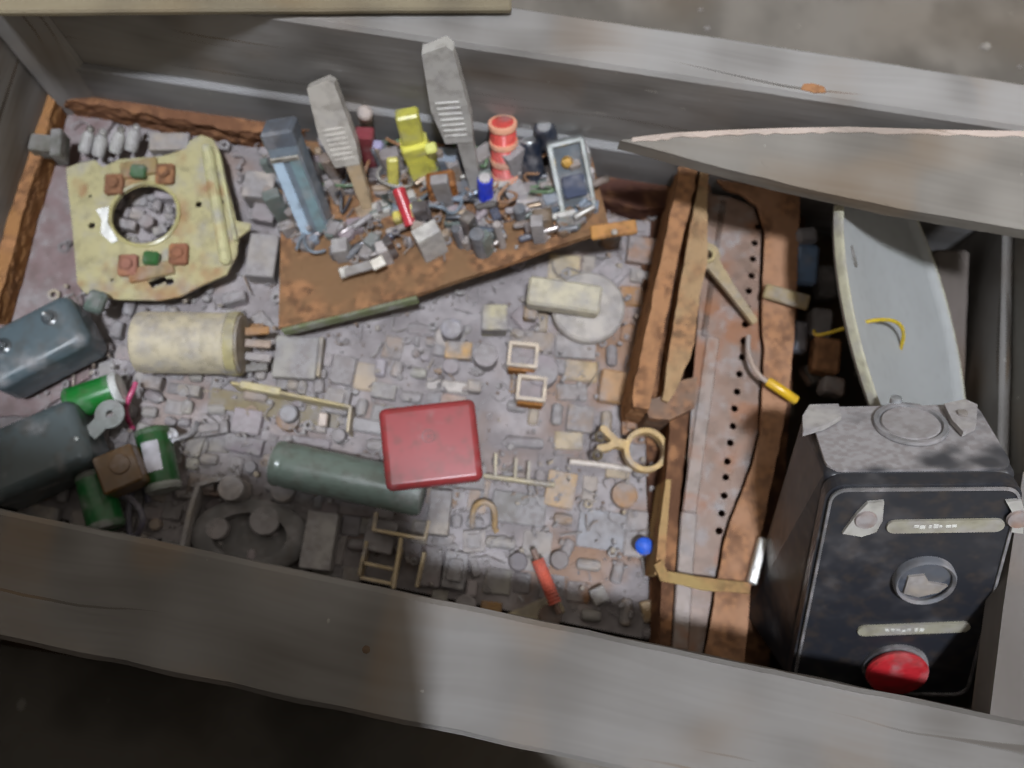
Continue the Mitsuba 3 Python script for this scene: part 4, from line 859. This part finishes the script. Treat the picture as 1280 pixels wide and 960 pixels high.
# two label plates with worn raised lettering
for p, q, hgt in (((.2271, .0778, 0), (.2849, .0878, 0), .0066), ((.213, .018, 0), (.2677, .0285, 0), .0060)):
    a, b = onface(p)[:2], onface(q)[:2]
    k = loc_put(X + '__label_plate', prism(LineString([a, b]).buffer(hgt / 2, quad_segs=3), .0012, 0), 'dust_medium', (150, 146, 128))
    r5 = random.Random(int(hgt * 1e5)); ms = []
    for i in range(7):
        t = .22 + .06 * i + r5.uniform(-.01, .01)
        c = a + (b - a) * t
        ms.append(cbox(r5.uniform(.0012, .0024), r5.uniform(.0010, .0022), .0004, .0001).apply_translation((c[0], c[1] + r5.uniform(-.0005, .0005), .0010)))
    loc_put(k + '__worn_lettering', cat(*ms), 'dust_light', (205, 204, 198))
# round indicator window: dark well, pale inner part, clear dome
c = onface((.2448, .0513, 0))
ri = onface((.2628, .055, 0))[0] - c[0]
k = loc_put(X + '__indicator', lathe([(ri * .86, 0), (ri, 0), (ri, .0030), (ri * .94, .0042), (ri * .86, .0030)], 36).apply_translation((c[0], c[1], 0)), 'dust_medium', (104, 106, 112), 40)
loc_put(k + '__well', cyl(ri * .87, .0010, .0002, 32).apply_translation((c[0], c[1], .0002)), 'dust_light', (70, 76, 88), 40)
loc_put(k + '__inner_flag', prism([(c[0] - .6 * ri, c[1] - .55 * ri), (c[0] - .55 * ri, c[1] + .22 * ri), (c[0] - .05 * ri, c[1] + .30 * ri), (c[0] + .15 * ri, c[1] - .05 * ri), (c[0] + .75 * ri, c[1] - .18 * ri), (c[0] + .5 * ri, c[1] - .5 * ri), (c[0] - .1 * ri, c[1] - .72 * ri)], .0015, .0010), 'dust_heavy', (168, 158, 146))
dome = lathe([(0, .0058), (ri * .4, .0054), (ri * .7, .0042), (ri * .87, .0029)], 36)
loc_put(k + '__dome', dome.apply_translation((c[0], c[1], 0)), 'lens_glass', (255, 255, 255), 60)
# red push button
c = onface((.2323, -.002, 0), 2, .004)
loc_put(X + '__red_button', lathe([(0, 0), (.0100, 0), (.0100, .0020), (.0132, .0026), (.0138, .0044), (.0130, .0060), (.0110, .0066), (0, .0068)], 40).apply_translation((c[0], c[1], 0)), 'dust_light', (182, 40, 48), 40)
loc_put(X + '__button_collar', lathe([(.0100, 0), (.0146, 0), (.0144, .0014), (.0100, .0016)], 40).apply_translation((c[0], c[1], 0)), 'dust_medium', (60, 60, 64), 40)
# top end: dust caked plate, knock-out disc, ears
def end_pts(qs): return [onface(q, 1, .0015)[[0, 2]] for q in qs]
Rend = np.array([[1, 0, 0], [0, 0, 1.], [0, 1, 0]])   # maps (x, z-local, height) onto the end face; handedness fixed below
def end_prism(poly, h, off):
    m = prism(poly, h, 0); v = m.vertices.copy(); m.vertices = np.c_[v[:, 0], off + v[:, 2], v[:, 1]]; m.invert(); return m
def end_lathe(pr, cx, cz, off):
    m = lathe(pr, 36); v = m.vertices.copy(); m.vertices = np.c_[cx + v[:, 0], off + v[:, 2], cz + v[:, 1]]; m.invert(); return m
loc_put(X + '__end_plate', end_prism(sbox(.0015, -Dp + .0015, Wd - .0015, -.0095).buffer(-.006).buffer(.006, quad_segs=4), .0014, -.0006), 'dust_smear', (60, 60, 64))
ce = onface((.2337, .1384, 0), 1, .0015)
rr = abs(onface((.2564, .1401, 0), 1, .0015)[0] - ce[0])
k = loc_put(X + '__knock_out', end_lathe([(0, 0), (rr * .84, 0), (rr * .88, .0014), (rr * 1.0, .0014), (rr * 1.03, 0)], ce[0], ce[2], .0013), 'dust_medium', (110, 110, 112), 40)
loc_put(k + '__disc', end_lathe([(0, .0008), (rr * .78, .0008), (rr * .82, .0), (0, 0)], ce[0], ce[2], .0016), 'dust_heavy', (150, 146, 146), 40)
for qs in (((.1702, .133, 0), (.1739, .1403, 0), (.1907, .1436, 0), (.1931, .1367, 0), (.1832, .1293, 0), (.1713, .1236, 0)), ((.253, .1537, 0), (.2653, .1586, 0), (.273, .1564, 0), (.2724, .1437, 0), (.2649, .1386, 0), (.2581, .1448, 0))):
    pts = [onface(q, 1, .004)[[0, 2]] for q in qs]
    loc_put(X + '__ear', end_prism(Polygon(pts).buffer(0), .0026, .0016), 'dust_heavy', (170, 166, 162))
ce2 = onface((.2641, .1491, 0), 1, .004)
loc_put(X + '__ear_screw', end_lathe([(0, 0), (.0022, 0), (.002, .0012), (0, .0014)], ce2[0], ce2[2], .0042), 'dust_medium', (120, 112, 104), 40)
ce2 = onface((.2245, .1515, 0), 1, .003)
loc_put(X + '__shiny_nut', end_lathe([(0, 0), (.0026, 0), (.0024, .0024), (0, .0026)], ce2[0], ce2[2], .0018), 'metal_dusty', (190, 194, 198), 40)

# ---------------------------------------------------------------- added unseen board, cut to cast the shadow on the near left
lp_ = prism([(-.50, -.02), (.075, -.02), (.075, .10), (-.004, .24), (-.0076, .34), (-.0140, .47), (-.50, .47)], .012, -.012)
v, f = trimesh.remesh.subdivide_to_size(lp_.vertices, lp_.faces, .03); lp_ = trimesh.Trimesh(v, f, process=True)
loc = lp_.vertices.copy()
Rl = np.array([[1, 0, 0], [0, .2148, -.9767], [0, .9767, .2148]])
put_wood('added_shade_panel', moved(lp_, Rl, (0, -.139, .002)), np.c_[loc[:, 1], loc[:, 0], loc[:, 2]], (104, 96, 92), 2)
lab('added_shade_panel', 'added unseen panel in front of the crate, shaped to shade the near left', 'panel')
